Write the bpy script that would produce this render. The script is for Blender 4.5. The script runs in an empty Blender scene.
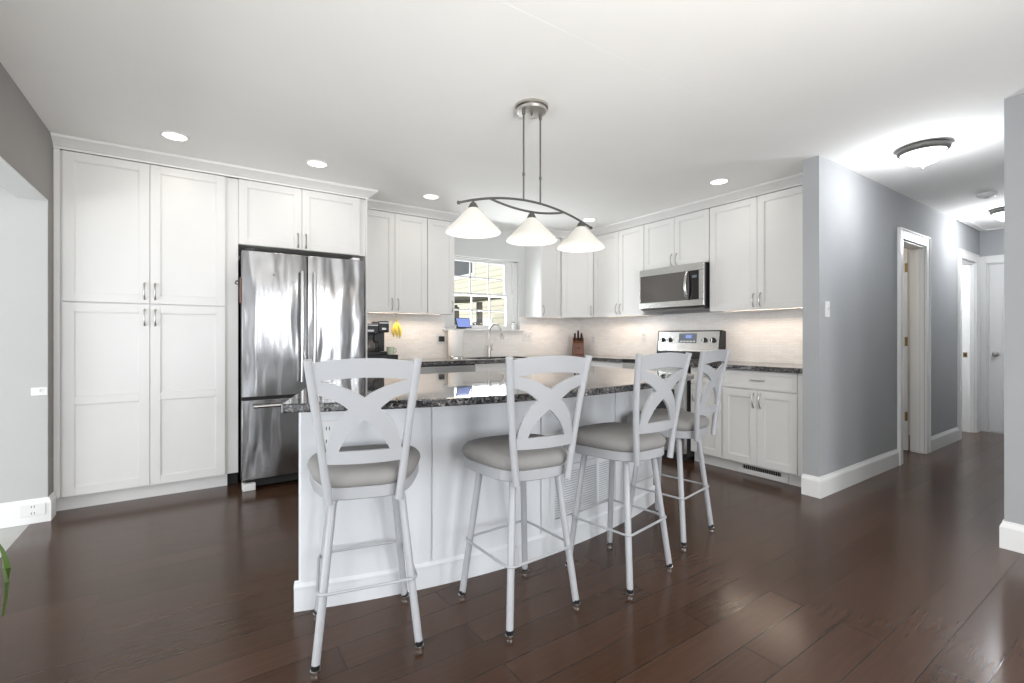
import bpy, bmesh, math, random
from mathutils import Vector
from mathutils.geometry import tessellate_polygon
random.seed(7)
PI = math.pi
C = bpy.context.scene.collection
SC = bpy.context.scene

# ------------------------------------------------------------------ camera
F_PX, HORIZON, CAM_H = 468.4, 336.7, 1.15
cam_data = bpy.data.cameras.new('camera')
cam_data.sensor_fit = 'HORIZONTAL'; cam_data.sensor_width = 36.0
cam_data.lens = 36.0 * F_PX / 1024
cam_data.shift_y = (HORIZON - 341.5) / 1024
cam_data.clip_start = 0.05
cam = bpy.data.objects.new('camera', cam_data); C.objects.link(cam)
cam.location = (0, 0, CAM_H)
YAW = math.atan(692 / F_PX)                 # angle between the view axis and +X
cam.rotation_euler = (PI/2, 0, YAW - PI/2)
SC.camera = cam

# ------------------------------------------------------------------ world, lights, exposure
SC.view_settings.view_transform = 'Standard'
SC.view_settings.look = 'None'
SC.view_settings.gamma = 1.0
SC.view_settings.use_curve_mapping = False
SC.view_settings.exposure = 0.12
world = bpy.data.worlds.new('sky'); SC.world = world; world.use_nodes = True
bg = world.node_tree.nodes['Background']
bg.inputs['Color'].default_value = (0.91, 0.95, 1.0, 1); bg.inputs['Strength'].default_value = 2.2

def light(name, kind, loc, power, color=(1, 1, 1), rot=(0, 0, 0), **kw):
    d = bpy.data.lights.new(name, kind); d.energy = power; d.color = color
    for k, v in kw.items(): setattr(d, k, v)
    o = bpy.data.objects.new(name, d); C.objects.link(o)
    o.location = loc; o.rotation_euler = rot
    return o
DAY = (0.94, 0.965, 1.0); WARM = (1.0, 0.86, 0.70); HALL = (0.95, 0.97, 1.0)
# daylight through the big windows behind the photographer and in the room on the left
for wx in (0.12, 0.66, 2.12, 2.66):
    light('daylight_rear', 'AREA', (wx, -3.3, 1.25), 27, DAY, (PI/2+0.28, 0, 0), shape='RECTANGLE', size=0.34, size_y=1.6)
light('daylight_left_room', 'AREA', (-3.9, 1.6, 0.7), 72, DAY, (0, -PI/2-0.5, 0), shape='RECTANGLE', size=1.3, size_y=3.0)
light('daylight_sink_window', 'AREA', (2.85, 5.05, 1.45), 45, DAY, (-PI/2-0.55, 0, 0), shape='RECTANGLE', size=1.0, size_y=0.7)
# unseen fill lamps added behind the camera to brighten the ceiling, like bounced flash
light('ceiling_fill_area', 'AREA', (0.9, -2.1, 1.2), 30, (1.0, 0.985, 0.96), (PI, 0, 0), shape='RECTANGLE', size=3.0, size_y=1.6)
fl = light('ceiling_fill_spot', 'SPOT', (0.6, -1.5, 0.9), 430, (1.0, 0.97, 0.92), spot_size=math.radians(94), spot_blend=1.0, shadow_soft_size=0.4)
fl.rotation_euler = Vector((0.06, 0.70, 0.71)).to_track_quat('-Z', 'Y').to_euler()

# ------------------------------------------------------------------ materials
def new_mat(name):
    m = bpy.data.materials.new(name); m.use_nodes = True
    return m, m.node_tree.nodes, m.node_tree.links, m.node_tree.nodes['Principled BSDF']
def noise(N, L, vec, scale, detail=3, rough=0.5):
    n = N.new('ShaderNodeTexNoise'); n.inputs['Scale'].default_value = scale
    n.inputs['Detail'].default_value = detail; n.inputs['Roughness'].default_value = rough
    if vec is not None: L.new(vec, n.inputs['Vector'])
    return n
def ramp(N, L, fac, stops):
    r = N.new('ShaderNodeValToRGB'); e = r.color_ramp.elements
    while len(e) < len(stops): e.new(0.5)
    for k, (p, c) in enumerate(stops): e[k].position = p; e[k].color = (*c, 1)
    L.new(fac, r.inputs['Fac']); return r
def bump(N, L, b, h, strength, dist=0.002):
    n = N.new('ShaderNodeBump'); n.inputs['Strength'].default_value = strength; n.inputs['Distance'].default_value = dist
    L.new(h, n.inputs['Height']); L.new(n.outputs[0], b.inputs['Normal']); return n
def objvec(N, L, scale=(1, 1, 1)):
    t = N.new('ShaderNodeTexCoord'); mp = N.new('ShaderNodeMapping')
    mp.inputs['Scale'].default_value = scale
    L.new(t.outputs['Object'], mp.inputs['Vector']); return mp.outputs[0]
def paint(name, col, rough=0.4, var=0.03, metal=0.0, grain=60, bstr=0.05, spec=0.5):
    m, N, L, b = new_mat(name)
    v = objvec(N, L); n = noise(N, L, v, 2.5, 3)
    lo = tuple(max(0, c*(1-var)) for c in col); hi = tuple(min(1, c*(1+var)) for c in col)
    r = ramp(N, L, n.outputs['Fac'], [(0.3, lo), (0.7, hi)])
    L.new(r.outputs[0], b.inputs['Base Color'])
    b.inputs['Roughness'].default_value = rough; b.inputs['Metallic'].default_value = metal
    b.inputs['Specular IOR Level'].default_value = spec
    if bstr:
        g = noise(N, L, v, grain, 2); bump(N, L, b, g.outputs['Fac'], bstr)
    return m
def emit(name, col, strength, base=(0.9, 0.9, 0.9)):
    m, N, L, b = new_mat(name)
    n = noise(N, L, objvec(N, L), 3); r = ramp(N, L, n.outputs['Fac'], [(0.2, tuple(c*0.96 for c in col)), (0.8, col)])
    b.inputs['Base Color'].default_value = (*base, 1)
    L.new(r.outputs[0], b.inputs['Emission Color']); b.inputs['Emission Strength'].default_value = strength
    return m
def tiles(name, axis):
    m, N, L, b = new_mat(name)
    t = N.new('ShaderNodeTexCoord'); s = N.new('ShaderNodeSeparateXYZ'); c = N.new('ShaderNodeCombineXYZ')
    L.new(t.outputs['Object'], s.inputs[0]); L.new(s.outputs[axis], c.inputs[0])
    w = N.new('ShaderNodeMath'); w.operation = 'SINE'; mu = N.new('ShaderNodeMath'); mu.operation = 'MULTIPLY'; mu.inputs[1].default_value = 62
    L.new(s.outputs[axis], mu.inputs[0]); L.new(mu.outputs[0], w.inputs[0])
    ma = N.new('ShaderNodeMath'); ma.operation = 'MULTIPLY_ADD'; ma.inputs[1].default_value = 0.0035
    L.new(w.outputs[0], ma.inputs[0]); L.new(s.outputs['Z'], ma.inputs[2]); L.new(ma.outputs[0], c.inputs[1])
    br = N.new('ShaderNodeTexBrick'); L.new(c.outputs[0], br.inputs['Vector'])
    br.inputs['Scale'].default_value = 1; br.inputs['Brick Width'].default_value = 0.101; br.inputs['Row Height'].default_value = 0.0245
    br.inputs['Mortar Size'].default_value = 0.0016; br.inputs['Mortar Smooth'].default_value = 0.3
    br.inputs['Color1'].default_value = (0.95, 0.925, 0.90, 1); br.inputs['Color2'].default_value = (0.88, 0.85, 0.82, 1)
    br.inputs['Mortar'].default_value = (0.82, 0.785, 0.75, 1)
    L.new(br.outputs['Color'], b.inputs['Base Color']); b.inputs['Roughness'].default_value = 0.28
    inv = N.new('ShaderNodeMath'); inv.operation = 'SUBTRACT'; inv.inputs[0].default_value = 1; L.new(br.outputs['Fac'], inv.inputs[1])
    nn = noise(N, L, c.outputs[0], 25); ad = N.new('ShaderNodeMath'); ad.operation = 'ADD'
    L.new(inv.outputs[0], ad.inputs[0]); L.new(nn.outputs['Fac'], ad.inputs[1])
    bump(N, L, b, ad.outputs[0], 0.35, 0.002)
    return m
def wood_floor():
    m, N, L, b = new_mat('dark_plank_floor')
    t = N.new('ShaderNodeTexCoord'); mp = N.new('ShaderNodeMapping'); mp.inputs['Location'].default_value = (0.35, 0.02, 0)
    L.new(t.outputs['Object'], mp.inputs['Vector'])
    br = N.new('ShaderNodeTexBrick'); L.new(mp.outputs[0], br.inputs['Vector'])
    br.inputs['Scale'].default_value = 1; br.inputs['Brick Width'].default_value = 1.25; br.inputs['Row Height'].default_value = 0.14
    br.inputs['Mortar Size'].default_value = 0.0017; br.inputs['Mortar Smooth'].default_value = 0.2
    br.offset = 0.37; br.offset_frequency = 2
    br.inputs['Color1'].default_value = (0.053, 0.0262, 0.0142, 1); br.inputs['Color2'].default_value = (0.076, 0.038, 0.0225, 1)
    br.inputs['Mortar'].default_value = (0.016, 0.009, 0.006, 1)
    gv = N.new('ShaderNodeMapping'); gv.inputs['Scale'].default_value = (1.2, 22, 1); L.new(t.outputs['Object'], gv.inputs['Vector'])
    g = noise(N, L, gv.outputs[0], 3.0, 6, 0.6)
    gr = ramp(N, L, g.outputs['Fac'], [(0.3, (0.84, 0.84, 0.84)), (0.7, (1.10, 1.08, 1.06))])
    mx = N.new('ShaderNodeMix'); mx.data_type = 'RGBA'; mx.blend_type = 'MULTIPLY'; mx.inputs['Factor'].default_value = 1
    L.new(br.outputs['Color'], mx.inputs['A']); L.new(gr.outputs[0], mx.inputs['B']); L.new(mx.outputs['Result'], b.inputs['Base Color'])
    rr = N.new('ShaderNodeMapRange'); rr.inputs['To Min'].default_value = 0.17; rr.inputs['To Max'].default_value = 0.26
    L.new(g.outputs['Fac'], rr.inputs['Value']); sp = N.new('ShaderNodeSeparateColor'); L.new(br.outputs['Color'], sp.inputs[0])
    ra = N.new('ShaderNodeMath'); ra.operation = 'MULTIPLY_ADD'; ra.inputs[1].default_value = 2.2; ra.inputs[2].default_value = -0.15
    L.new(sp.outputs[0], ra.inputs[0]); rb = N.new('ShaderNodeMath'); rb.operation = 'ADD'; L.new(ra.outputs[0], rb.inputs[0]); L.new(rr.outputs[0], rb.inputs[1])
    L.new(rb.outputs[0], b.inputs['Roughness'])
    inv = N.new('ShaderNodeMath'); inv.operation = 'MULTIPLY_ADD'; inv.inputs[1].default_value = -1; L.new(br.outputs['Fac'], inv.inputs[0])
    sm = N.new('ShaderNodeMath'); sm.operation = 'MULTIPLY'; sm.inputs[1].default_value = 0.03; L.new(g.outputs['Fac'], sm.inputs[0]); L.new(sm.outputs[0], inv.inputs[2])
    bump(N, L, b, inv.outputs[0], 0.7, 0.004)
    b.inputs['Specular IOR Level'].default_value = 0.38
    return m
def granite():
    m, N, L, b = new_mat('speckled_granite')
    v = objvec(N, L)
    vo = N.new('ShaderNodeTexVoronoi'); vo.inputs['Scale'].default_value = 150; L.new(v, vo.inputs['Vector'])
    r1 = ramp(N, L, vo.outputs['Color'], [(0.15, (0.008, 0.008, 0.01)), (0.42, (0.05, 0.05, 0.055)), (0.68, (0.16, 0.157, 0.152)), (0.90, (0.38, 0.36, 0.34))])
    n = noise(N, L, v, 14, 5, 0.7); r2 = ramp(N, L, n.outputs['Fac'], [(0.35, (0.35, 0.36, 0.40)), (0.65, (1.1, 1.08, 1.05))])
    mx = N.new('ShaderNodeMix'); mx.data_type = 'RGBA'; mx.blend_type = 'MULTIPLY'; mx.inputs['Factor'].default_value = 1
    L.new(r1.outputs[0], mx.inputs['A']); L.new(r2.outputs[0], mx.inputs['B']); L.new(mx.outputs['Result'], b.inputs['Base Color'])
    b.inputs['Roughness'].default_value = 0.035; b.inputs['IOR'].default_value = 1.7
    return m
def steel(name, col=(0.62, 0.62, 0.62), rough=0.22, wave=0.0, wscale=(2.2, 2.2, 1.1)):
    m, N, L, b = new_mat(name)
    b.inputs['Metallic'].default_value = 1.0
    v = objvec(N, L, (3, 3, 220)); g = noise(N, L, v, 2, 2)
    r = ramp(N, L, g.outputs['Fac'], [(0.3, tuple(c*0.94 for c in col)), (0.7, col)]); L.new(r.outputs[0], b.inputs['Base Color'])
    b.inputs['Roughness'].default_value = rough
    if wave:
        n = noise(N, L, objvec(N, L, wscale), 2.2, 1.5, 0.4); bump(N, L, b, n.outputs['Fac'], wave, 0.05)
    return m
def fabric(name, col):
    m, N, L, b = new_mat(name)
    v = objvec(N, L); n = noise(N, L, v, 9, 4); r = ramp(N, L, n.outputs['Fac'], [(0.3, tuple(c*0.9 for c in col)), (0.7, col)])
    L.new(r.outputs[0], b.inputs['Base Color']); b.inputs['Roughness'].default_value = 0.9
    w = noise(N, L, v, 420, 2); bump(N, L, b, w.outputs['Fac'], 0.35, 0.001)
    return m
def siding():
    m, N, L, b = new_mat('cream_lap_siding')
    t = N.new('ShaderNodeTexCoord'); s = N.new('ShaderNodeSeparateXYZ'); L.new(t.outputs['Object'], s.inputs[0])
    d = N.new('ShaderNodeMath'); d.operation = 'DIVIDE'; d.inputs[1].default_value = 0.157; L.new(s.outputs['Z'], d.inputs[0])
    f = N.new('ShaderNodeMath'); f.operation = 'FRACT'; L.new(d.outputs[0], f.inputs[0])
    r = ramp(N, L, f.outputs[0], [(0.0, (0.30, 0.29, 0.22)), (0.06, (0.36, 0.35, 0.27)), (0.12, (0.66, 0.585, 0.46)), (1.0, (0.70, 0.62, 0.49))])
    L.new(r.outputs[0], b.inputs['Base Color']); b.inputs['Roughness'].default_value = 0.7
    return m
M = dict(
    cab=paint('cabinet_white_paint', (0.76, 0.755, 0.74), 0.38, 0.015, bstr=0.02),
    island=paint('island_cool_white_paint', (0.78, 0.80, 0.82), 0.42, 0.02, bstr=0.03),
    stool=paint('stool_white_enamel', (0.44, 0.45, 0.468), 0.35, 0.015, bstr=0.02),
    ceiling=paint('ceiling_white', (0.91, 0.905, 0.885), 0.9, 0.01, bstr=0.05, grain=120, spec=0.2),
    wall=paint('wall_grey_blue_paint', (0.40, 0.41, 0.42), 0.75, 0.015, bstr=0.05, grain=120, spec=0.3),
    wall_light=paint('wall_pale_and_lit_paint', (0.70, 0.71, 0.70), 0.8, 0.015, bstr=0.05, grain=120, spec=0.3),
    wall_side=paint('wall_side_paint', (0.50, 0.50, 0.49), 0.8, 0.015, bstr=0.05, grain=120, spec=0.3),
    wall_shaded=paint('wall_shaded_paint', (0.30, 0.285, 0.275), 0.8, 0.02, bstr=0.05, grain=120, spec=0.3),  # grey paint darkened: the left wall's shade is put into its colour
    trim=paint('trim_white_gloss', (0.84, 0.84, 0.83), 0.35, 0.01, bstr=0.02),
    door=paint('door_white_paint', (0.80, 0.80, 0.80), 0.4, 0.01, bstr=0.02),
    tile_x=tiles('mosaic_tile_x', 'X'), tile_y=tiles('mosaic_tile_y', 'Y'),
    floor=wood_floor(), granite=granite(),
    steel=steel('brushed_steel', (0.60, 0.60, 0.59), 0.24),
    fridge=steel('wavy_fridge_steel', (0.31, 0.31, 0.315), 0.23, 0.7, (3.0, 3.0, 0.8)),
    nickel=steel('satin_nickel', (0.55, 0.53, 0.50), 0.28),
    pewter=paint('brushed_pewter', (0.13, 0.128, 0.12), 0.4, 0.05, metal=0.6),
    chrome=steel('chrome', (0.75, 0.75, 0.75), 0.08),
    brass=steel('brass', (0.30, 0.20, 0.07), 0.35),
    black=paint('black_plastic', (0.012, 0.012, 0.013), 0.3, 0.05),
    black_glass=paint('black_glass', (0.010, 0.010, 0.011), 0.05, 0.02, bstr=0),
    dark=paint('dark_recess', (0.02, 0.02, 0.02), 0.8),
    smoke_glass=paint('smoked_microwave_glass', (0.10, 0.09, 0.085), 0.06, 0.05, bstr=0, spec=0.8),
    seat=fabric('grey_linen', (0.32, 0.31, 0.30)),
    plate=paint('white_plastic', (0.80, 0.80, 0.79), 0.35, 0.01, bstr=0),
    paper=paint('paper_white', (0.86, 0.85, 0.83), 0.95, 0.02, grain=200, bstr=0.2),
    banana=paint('banana_yellow', (0.78, 0.60, 0.10), 0.5, 0.12),
    stemgreen=paint('banana_stem', (0.25, 0.20, 0.07), 0.6, 0.1),
    wood=paint('walnut_block', (0.14, 0.055, 0.032), 0.4, 0.25, grain=20),
    wood_dark=paint('dark_walnut_handle', (0.035, 0.016, 0.012), 0.35, 0.1),
    leaf=paint('leaf_green', (0.09, 0.16, 0.03), 0.45, 0.25),
    soil=paint('potting_soil', (0.03, 0.02, 0.015), 0.95, 0.3),
    pot=paint('grey_ceramic', (0.55, 0.55, 0.53), 0.4, 0.05),
    floor_tile=paint('pale_tile_floor', (0.45, 0.45, 0.43), 0.35, 0.08),
    siding=siding(),
    shed=paint('dark_stained_timber', (0.11, 0.10, 0.085), 0.8, 0.2),
    ext_trim=paint('exterior_white', (0.75, 0.75, 0.72), 0.6, 0.02),
    grass=paint('grass', (0.20, 0.25, 0.10), 0.9, 0.3),
    shade=emit('frosted_shade_glow', (1.0, 0.93, 0.80), 0.26, (0.58, 0.57, 0.54)),
    bulb=emit('bulb_glow', (1.0, 0.95, 0.85), 3.0),
    bowl=emit('ceiling_bowl_glow', (1.0, 0.99, 0.97), 2.2),
    lens=emit('downlight_glow', (1.0, 0.97, 0.9), 4.0),
    screen=emit('tablet_screen_glow', (0.30, 0.42, 0.95), 0.75, (0.05, 0.05, 0.08)),
    lcd=emit('lcd_glow', (0.25, 0.30, 0.36), 0.35, (0.05, 0.05, 0.06)),
)
def glass_mat():
    m, N, L, b = new_mat('clear_glass')
    n = noise(N, L, objvec(N, L), 2); r = ramp(N, L, n.outputs['Fac'], [(0, (0.97, 0.99, 0.98)), (1, (1, 1, 1))])
    tr = N.new('ShaderNodeBsdfTransparent'); L.new(r.outputs[0], tr.inputs['Color'])
    gl = N.new('ShaderNodeBsdfGlossy'); gl.inputs['Roughness'].default_value = 0.02
    fr = N.new('ShaderNodeFresnel'); fr.inputs['IOR'].default_value = 1.25
    mx = N.new('ShaderNodeMixShader'); L.new(fr.outputs[0], mx.inputs[0]); L.new(tr.outputs[0], mx.inputs[1]); L.new(gl.outputs[0], mx.inputs[2])
    L.new(mx.outputs[0], N['Material Output'].inputs['Surface'])
    return m
M['glass'] = glass_mat()
M['jar'] = paint('pale_green_glazed', (0.60, 0.66, 0.50), 0.2, 0.15)

# ------------------------------------------------------------------ mesh helpers
class MB:
    def __init__(s): s.bm = bmesh.new()
    def box(s, x0, x1, y0, y1, z0, z1):
        vs = [s.bm.verts.new(p) for p in ((x0,y0,z0),(x1,y0,z0),(x1,y1,z0),(x0,y1,z0),(x0,y0,z1),(x1,y0,z1),(x1,y1,z1),(x0,y1,z1))]
        for f in ((3,2,1,0),(4,5,6,7),(0,1,5,4),(1,2,6,5),(2,3,7,6),(3,0,4,7)): s.bm.faces.new([vs[k] for k in f])
        return s
    def loft(s, rings, cap0=True, cap1=True, closed=True):
        R = [[s.bm.verts.new(p) for p in r] for r in rings]; n = len(R[0])
        for a, b in zip(R, R[1:]):
            for k in range(n if closed else n-1):
                s.bm.faces.new((a[k], a[(k+1) % n], b[(k+1) % n], b[k]))
        if cap0: s.bm.faces.new(R[0][::-1])
        if cap1: s.bm.faces.new(R[-1])
        return s
    def tube(s, pts, r, seg=10, caps=True):
        P = [Vector(p) for p in pts]; n = len(P); rs = r if isinstance(r, (list, tuple)) else [r]*n
        T = []
        for k in range(n):
            a = P[max(0, k-1)]; b = P[min(n-1, k+1)]; T.append((b-a).normalized())
        up = Vector((0, 0, 1)) if abs(T[0].z) < 0.9 else Vector((1, 0, 0))
        nrm = (up - T[0]*up.dot(T[0])).normalized(); rings = []
        for k in range(n):
            nrm = (nrm - T[k]*nrm.dot(T[k])).normalized(); bi = T[k].cross(nrm)
            rings.append([P[k] + (nrm*math.cos(2*PI*j/seg) + bi*math.sin(2*PI*j/seg))*rs[k] for j in range(seg)])
        return s.loft(rings, caps, caps)
    def lathe(s, prof, c=(0, 0, 0), seg=32, axis='z'):
        rings = []
        for r, h in prof:
            ring = []
            for j in range(seg):
                a = 2*PI*j/seg; u, v = max(r, 1e-4)*math.cos(a), max(r, 1e-4)*math.sin(a)
                p = (u, v, h) if axis == 'z' else ((u, -h, v) if axis == '-y' else (h, u, v))
                ring.append((p[0]+c[0], p[1]+c[1], p[2]+c[2]))
            rings.append(ring)
        return s.loft(rings)
    def prism(s, poly, z0, z1):
        return s.loft([[(x, y, z0) for x, y in poly], [(x, y, z1) for x, y in poly]])
    def slab(s, poly, fn, th):
        """flat outline (a, b) mapped by fn(a, b) -> 3-D point, thickened along local y"""
        fr = [s.bm.verts.new(fn(a, b)) for a, b in poly]
        bk = [s.bm.verts.new(Vector(fn(a, b)) + Vector((0, th, 0))) for a, b in poly]
        n = len(poly)
        for tri in tessellate_polygon([[Vector((a, b*5, 0)) for a, b in poly]]):
            try: s.bm.faces.new([fr[k] for k in tri]); s.bm.faces.new([bk[k] for k in tri[::-1]])
            except ValueError: pass
        for k in range(n): s.bm.faces.new((fr[(k+1) % n], fr[k], bk[k], bk[(k+1) % n]))
        return s
    def build(s, name, mat, parent=None, bevel=0.0, smooth=False, seg=2):
        bmesh.ops.recalc_face_normals(s.bm, faces=s.bm.faces[:])
        me = bpy.data.meshes.new(name); s.bm.to_mesh(me); s.bm.free()
        me.materials.append(M[mat] if isinstance(mat, str) else mat)
        o = bpy.data.objects.new(name, me); C.objects.link(o)
        if parent is not None: o.parent = parent
        if smooth:
            for p in me.polygons: p.use_smooth = True
            try: me.set_sharp_from_angle(angle=math.radians(40))
            except Exception: pass
        if bevel:
            b = o.modifiers.new('edge_softening', 'BEVEL'); b.width = bevel; b.segments = seg; b.limit_method = 'ANGLE'; b.angle_limit = math.radians(40)
        return o
def tag(o, label, cat, group=None):
    o['label'] = label; o['category'] = cat
    if group: o['group'] = group
    return o
def thing(name, label, cat, loc=(0, 0, 0), rz=0, group=None):
    o = bpy.data.objects.new(name, None); C.objects.link(o); o.empty_display_size = 0.1
    o.location = loc; o.rotation_euler = (0, 0, rz)
    return tag(o, label, cat, group)
def struct(o): o['kind'] = 'structure'; return o
def copy_tree(o, parent=None):
    c = o.copy(); C.objects.link(c)
    if parent is not None: c.parent = parent
    for ch in list(o.children): copy_tree(ch, c)
    return c
def bez(p0, p1, p2, n):
    return [((1-t)**2*p0[0]+2*t*(1-t)*p1[0]+t*t*p2[0], (1-t)**2*p0[1]+2*t*(1-t)*p1[1]+t*t*p2[1]) for t in [k/n for k in range(n+1)]]
def sweep(path, prof, z0=0.0):
    """profile (out, z) swept along a horizontal path; out is to the right of travel"""
    m = MB(); P = [Vector(p) for p in path]; rings = []
    for k in range(len(P)):
        d0 = (P[k]-P[k-1]).normalized() if k else None
        d1 = (P[k+1]-P[k]).normalized() if k < len(P)-1 else None
        n0 = Vector((d0.y, -d0.x)) if d0 else None; n1 = Vector((d1.y, -d1.x)) if d1 else None
        if n0 is None: nn = n1
        elif n1 is None: nn = n0
        else:
            nn = (n0+n1); nn = nn / nn.length_squared * 2 if nn.length > 1e-6 else n0
        rings.append([(P[k].x+nn.x*o, P[k].y+nn.y*o, z0+z) for o, z in prof])
    return m.loft(rings)
CEIL = 2.445
BASEP = [(0, 0), (0.016, 0), (0.016, 0.115), (0.012, 0.128), (0.007, 0.138), (0.006, 0.148), (0, 0.148)]

# ------------------------------------------------------------------ structure: floor, ceiling, walls
struct(MB().box(-0.84, 12.0, -3.4, 5.0, -0.08, 0).build('floor', 'floor'))
struct(MB().box(-4.2, -0.84, -3.4, 4.3, -0.08, -0.002).build('floor_side_room', 'floor_tile'))
struct(MB().box(-0.76, 12.0, 1.52, 5.0, CEIL, CEIL+0.1).build('ceiling', 'ceiling'))
struct(MB().box(-0.76, 12.0, -3.4, 1.52, CEIL+0.0003, CEIL+0.1).build('ceiling_living_side', 'ceiling'))
struct(MB().box(-4.2, -0.9, -3.4, 4.3, CEIL, CEIL+0.1).build('ceiling_side_room', 'ceiling'))
# window wall (x -0.9 .. 4.5, inner face y = 4.8) with the sink window opening
WX0, WX1, WZ0, WZ1 = 2.33, 3.36, 1.240, 2.085
m = MB(); m.box(-0.9, WX0, 4.8, 4.93, 0, CEIL).box(WX1, 4.5, 4.8, 4.93, 0, CEIL).box(WX0, WX1, 4.8, 4.93, 0, WZ0).box(WX0, WX1, 4.8, 4.93, WZ1, CEIL)
struct(m.build('wall_back', 'wall_light'))  # lamp light on this wall is put into a paler paint
struct(MB().box(4.37, 4.5, 1.65, 4.8, 0, CEIL).build('wall_range', 'wall'))
m = MB().box(1.27, WX0, 4.79, 4.8, 0.914, 1.40).box(WX0, WX1, 4.79, 4.8, 0.914, 1.218).box(WX1, 4.37, 4.79, 4.8, 0.914, 1.40)
struct(m.build('wall_back_tile', 'tile_x'))
struct(MB().box(4.36, 4.37, 1.652, 4.79, 0.914, 1.40).build('wall_range_tile', 'tile_y'))
# hall: left wall with two door openings, end wall, right wall
HY0, HY1 = 1.54, 1.65
D1a, D1b, D2a, D2b, DH = 5.30, 5.94, 7.12, 7.74, 2.035
m = MB().box(3.69, D1a, HY0, HY1, 0, CEIL).box(D1b, D2a, HY0, HY1, 0, CEIL).box(D2b, 8.06, HY0, HY1, 0, CEIL)
m.box(D1a, D1b, HY0, HY1, DH, CEIL).box(D2a, D2b, HY0, HY1, DH, CEIL)
struct(m.build('wall_hall_left', 'wall'))
EX = 7.95; E0, E1 = 0.70, 1.475
m = MB().box(EX, EX+0.11, E1, 1.54, 0, CEIL).box(EX, EX+0.11, 0.50, E0, 0, CEIL).box(EX, EX+0.11, E0, E1, DH+0.01, CEIL)
struct(m.build('wall_hall_end', 'wall'))
m = MB().box(3.65, 8.06, 0.50, 0.61, 0, CEIL).box(3.65, 3.77, -3.4, 0.50, 0, CEIL)
struct(m.build('wall_right', 'wall'))
# left wall: the end beside the pantry, the header over the wide opening, and the far flank
m = MB().box(-0.90, -0.76, 4.06, 4.8, 0, CEIL).box(-0.90, -0.76, -1.2, 4.06, 2.005, CEIL).box(-0.90, -0.76, -3.4, -1.2, 0, CEIL)
struct(m.build('wall_left', 'wall_shaded'))
struct(MB().box(-0.902, -0.762, -1.2, 4.06, 1.999, 2.006).build('trim_header_soffit', 'wall_light'))
struct(MB().box(-4.2, -0.763, 4.055, 4.3, 0, 2.003).build('wall_side_room', 'wall_side'))
struct(MB().box(-4.2, -0.9, 4.055, 4.3, 2.003, CEIL).build('wall_side_room_upper', 'wall_side'))
# rear wall with wide window openings behind the photographer
m = MB().box(-0.9, -0.1, -3.52, -3.4, 0, CEIL).box(2.9, 3.77, -3.52, -3.4, 0, CEIL).box(-0.1, 2.9, -3.52, -3.4, 2.1, CEIL).box(-0.1, 2.9, -3.52, -3.4, 0, 0.6).box(0.9, 1.9, -3.52, -3.4, 0.6, 2.1)
struct(m.build('wall_rear', 'wall'))
# rooms behind the hall doors
m = MB().box(5.0, 6.9, 3.3, 3.4, 0, CEIL).box(6.9, 7.0, 1.65, 3.4, 0, CEIL).box(4.9, 5.0, 1.65, 3.4, 0, CEIL)
struct(m.build('wall_closet', 'wall_light'))
m = MB().box(7.0, 10.0, 3.3, 3.4, 0, CEIL).box(9.9, 10.0, 1.65, 3.3, 0, 1.25).box(9.9, 10.0, 1.65, 3.3, 2.0, CEIL).box(9.9, 10.0, 2.9, 3.3, 1.25, 2.0).box(8.06, 10.0, 1.5, 1.65, 0, CEIL)
struct(m.build('wall_bedroom', 'wall_light'))
light('closet_lamp', 'POINT', (5.8, 2.5, 2.2), 14, WARM, shadow_soft_size=0.1)
light('bedroom_fill', 'POINT', (7.35, 2.6, 2.2), 45, DAY, shadow_soft_size=0.15)  # added unseen fill, brightens the bedroom and spills into the hall

# baseboards, crown, casings
struct(sweep([(3.69, 1.652), (3.69, HY0), (D1a-0.10, HY0)], BASEP).build('baseboard_hall_corner', 'trim', smooth=False))
struct(sweep([(D1b+0.10, HY0), (D2a-0.10, HY0)], BASEP).build('baseboard_hall_left', 'trim'))
struct(sweep([(EX, E0-0.1), (EX, 0.61), (3.65, 0.61), (3.65, -3.4)], BASEP).build('baseboard_right', 'trim'))
struct(sweep([(-4.2, 4.055), (-0.76, 4.055), (-0.76, 4.165)], BASEP).build('baseboard_left', 'trim'))
CROWN = [(0, 0), (0.006, 0), (0.008, 0.012), (0.016, 0.018), (0.026, 0.028), (0.056, 0.050), (0.070, 0.058), (0.076, 0.074), (0, 0.074)]
struct(sweep([(-0.758, 4.17), (1.27, 4.17), (1.27, 4.47), (2.29, 4.47), (2.29, 4.80)], CROWN, 2.371).build('trim_crown_left', 'cab'))
struct(sweep([(3.447, 4.80), (3.447, 4.47), (3.76, 4.47), (4.04, 4.19), (4.04, 1.652)], CROWN, 2.371).build('trim_crown_right', 'cab'))

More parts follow.
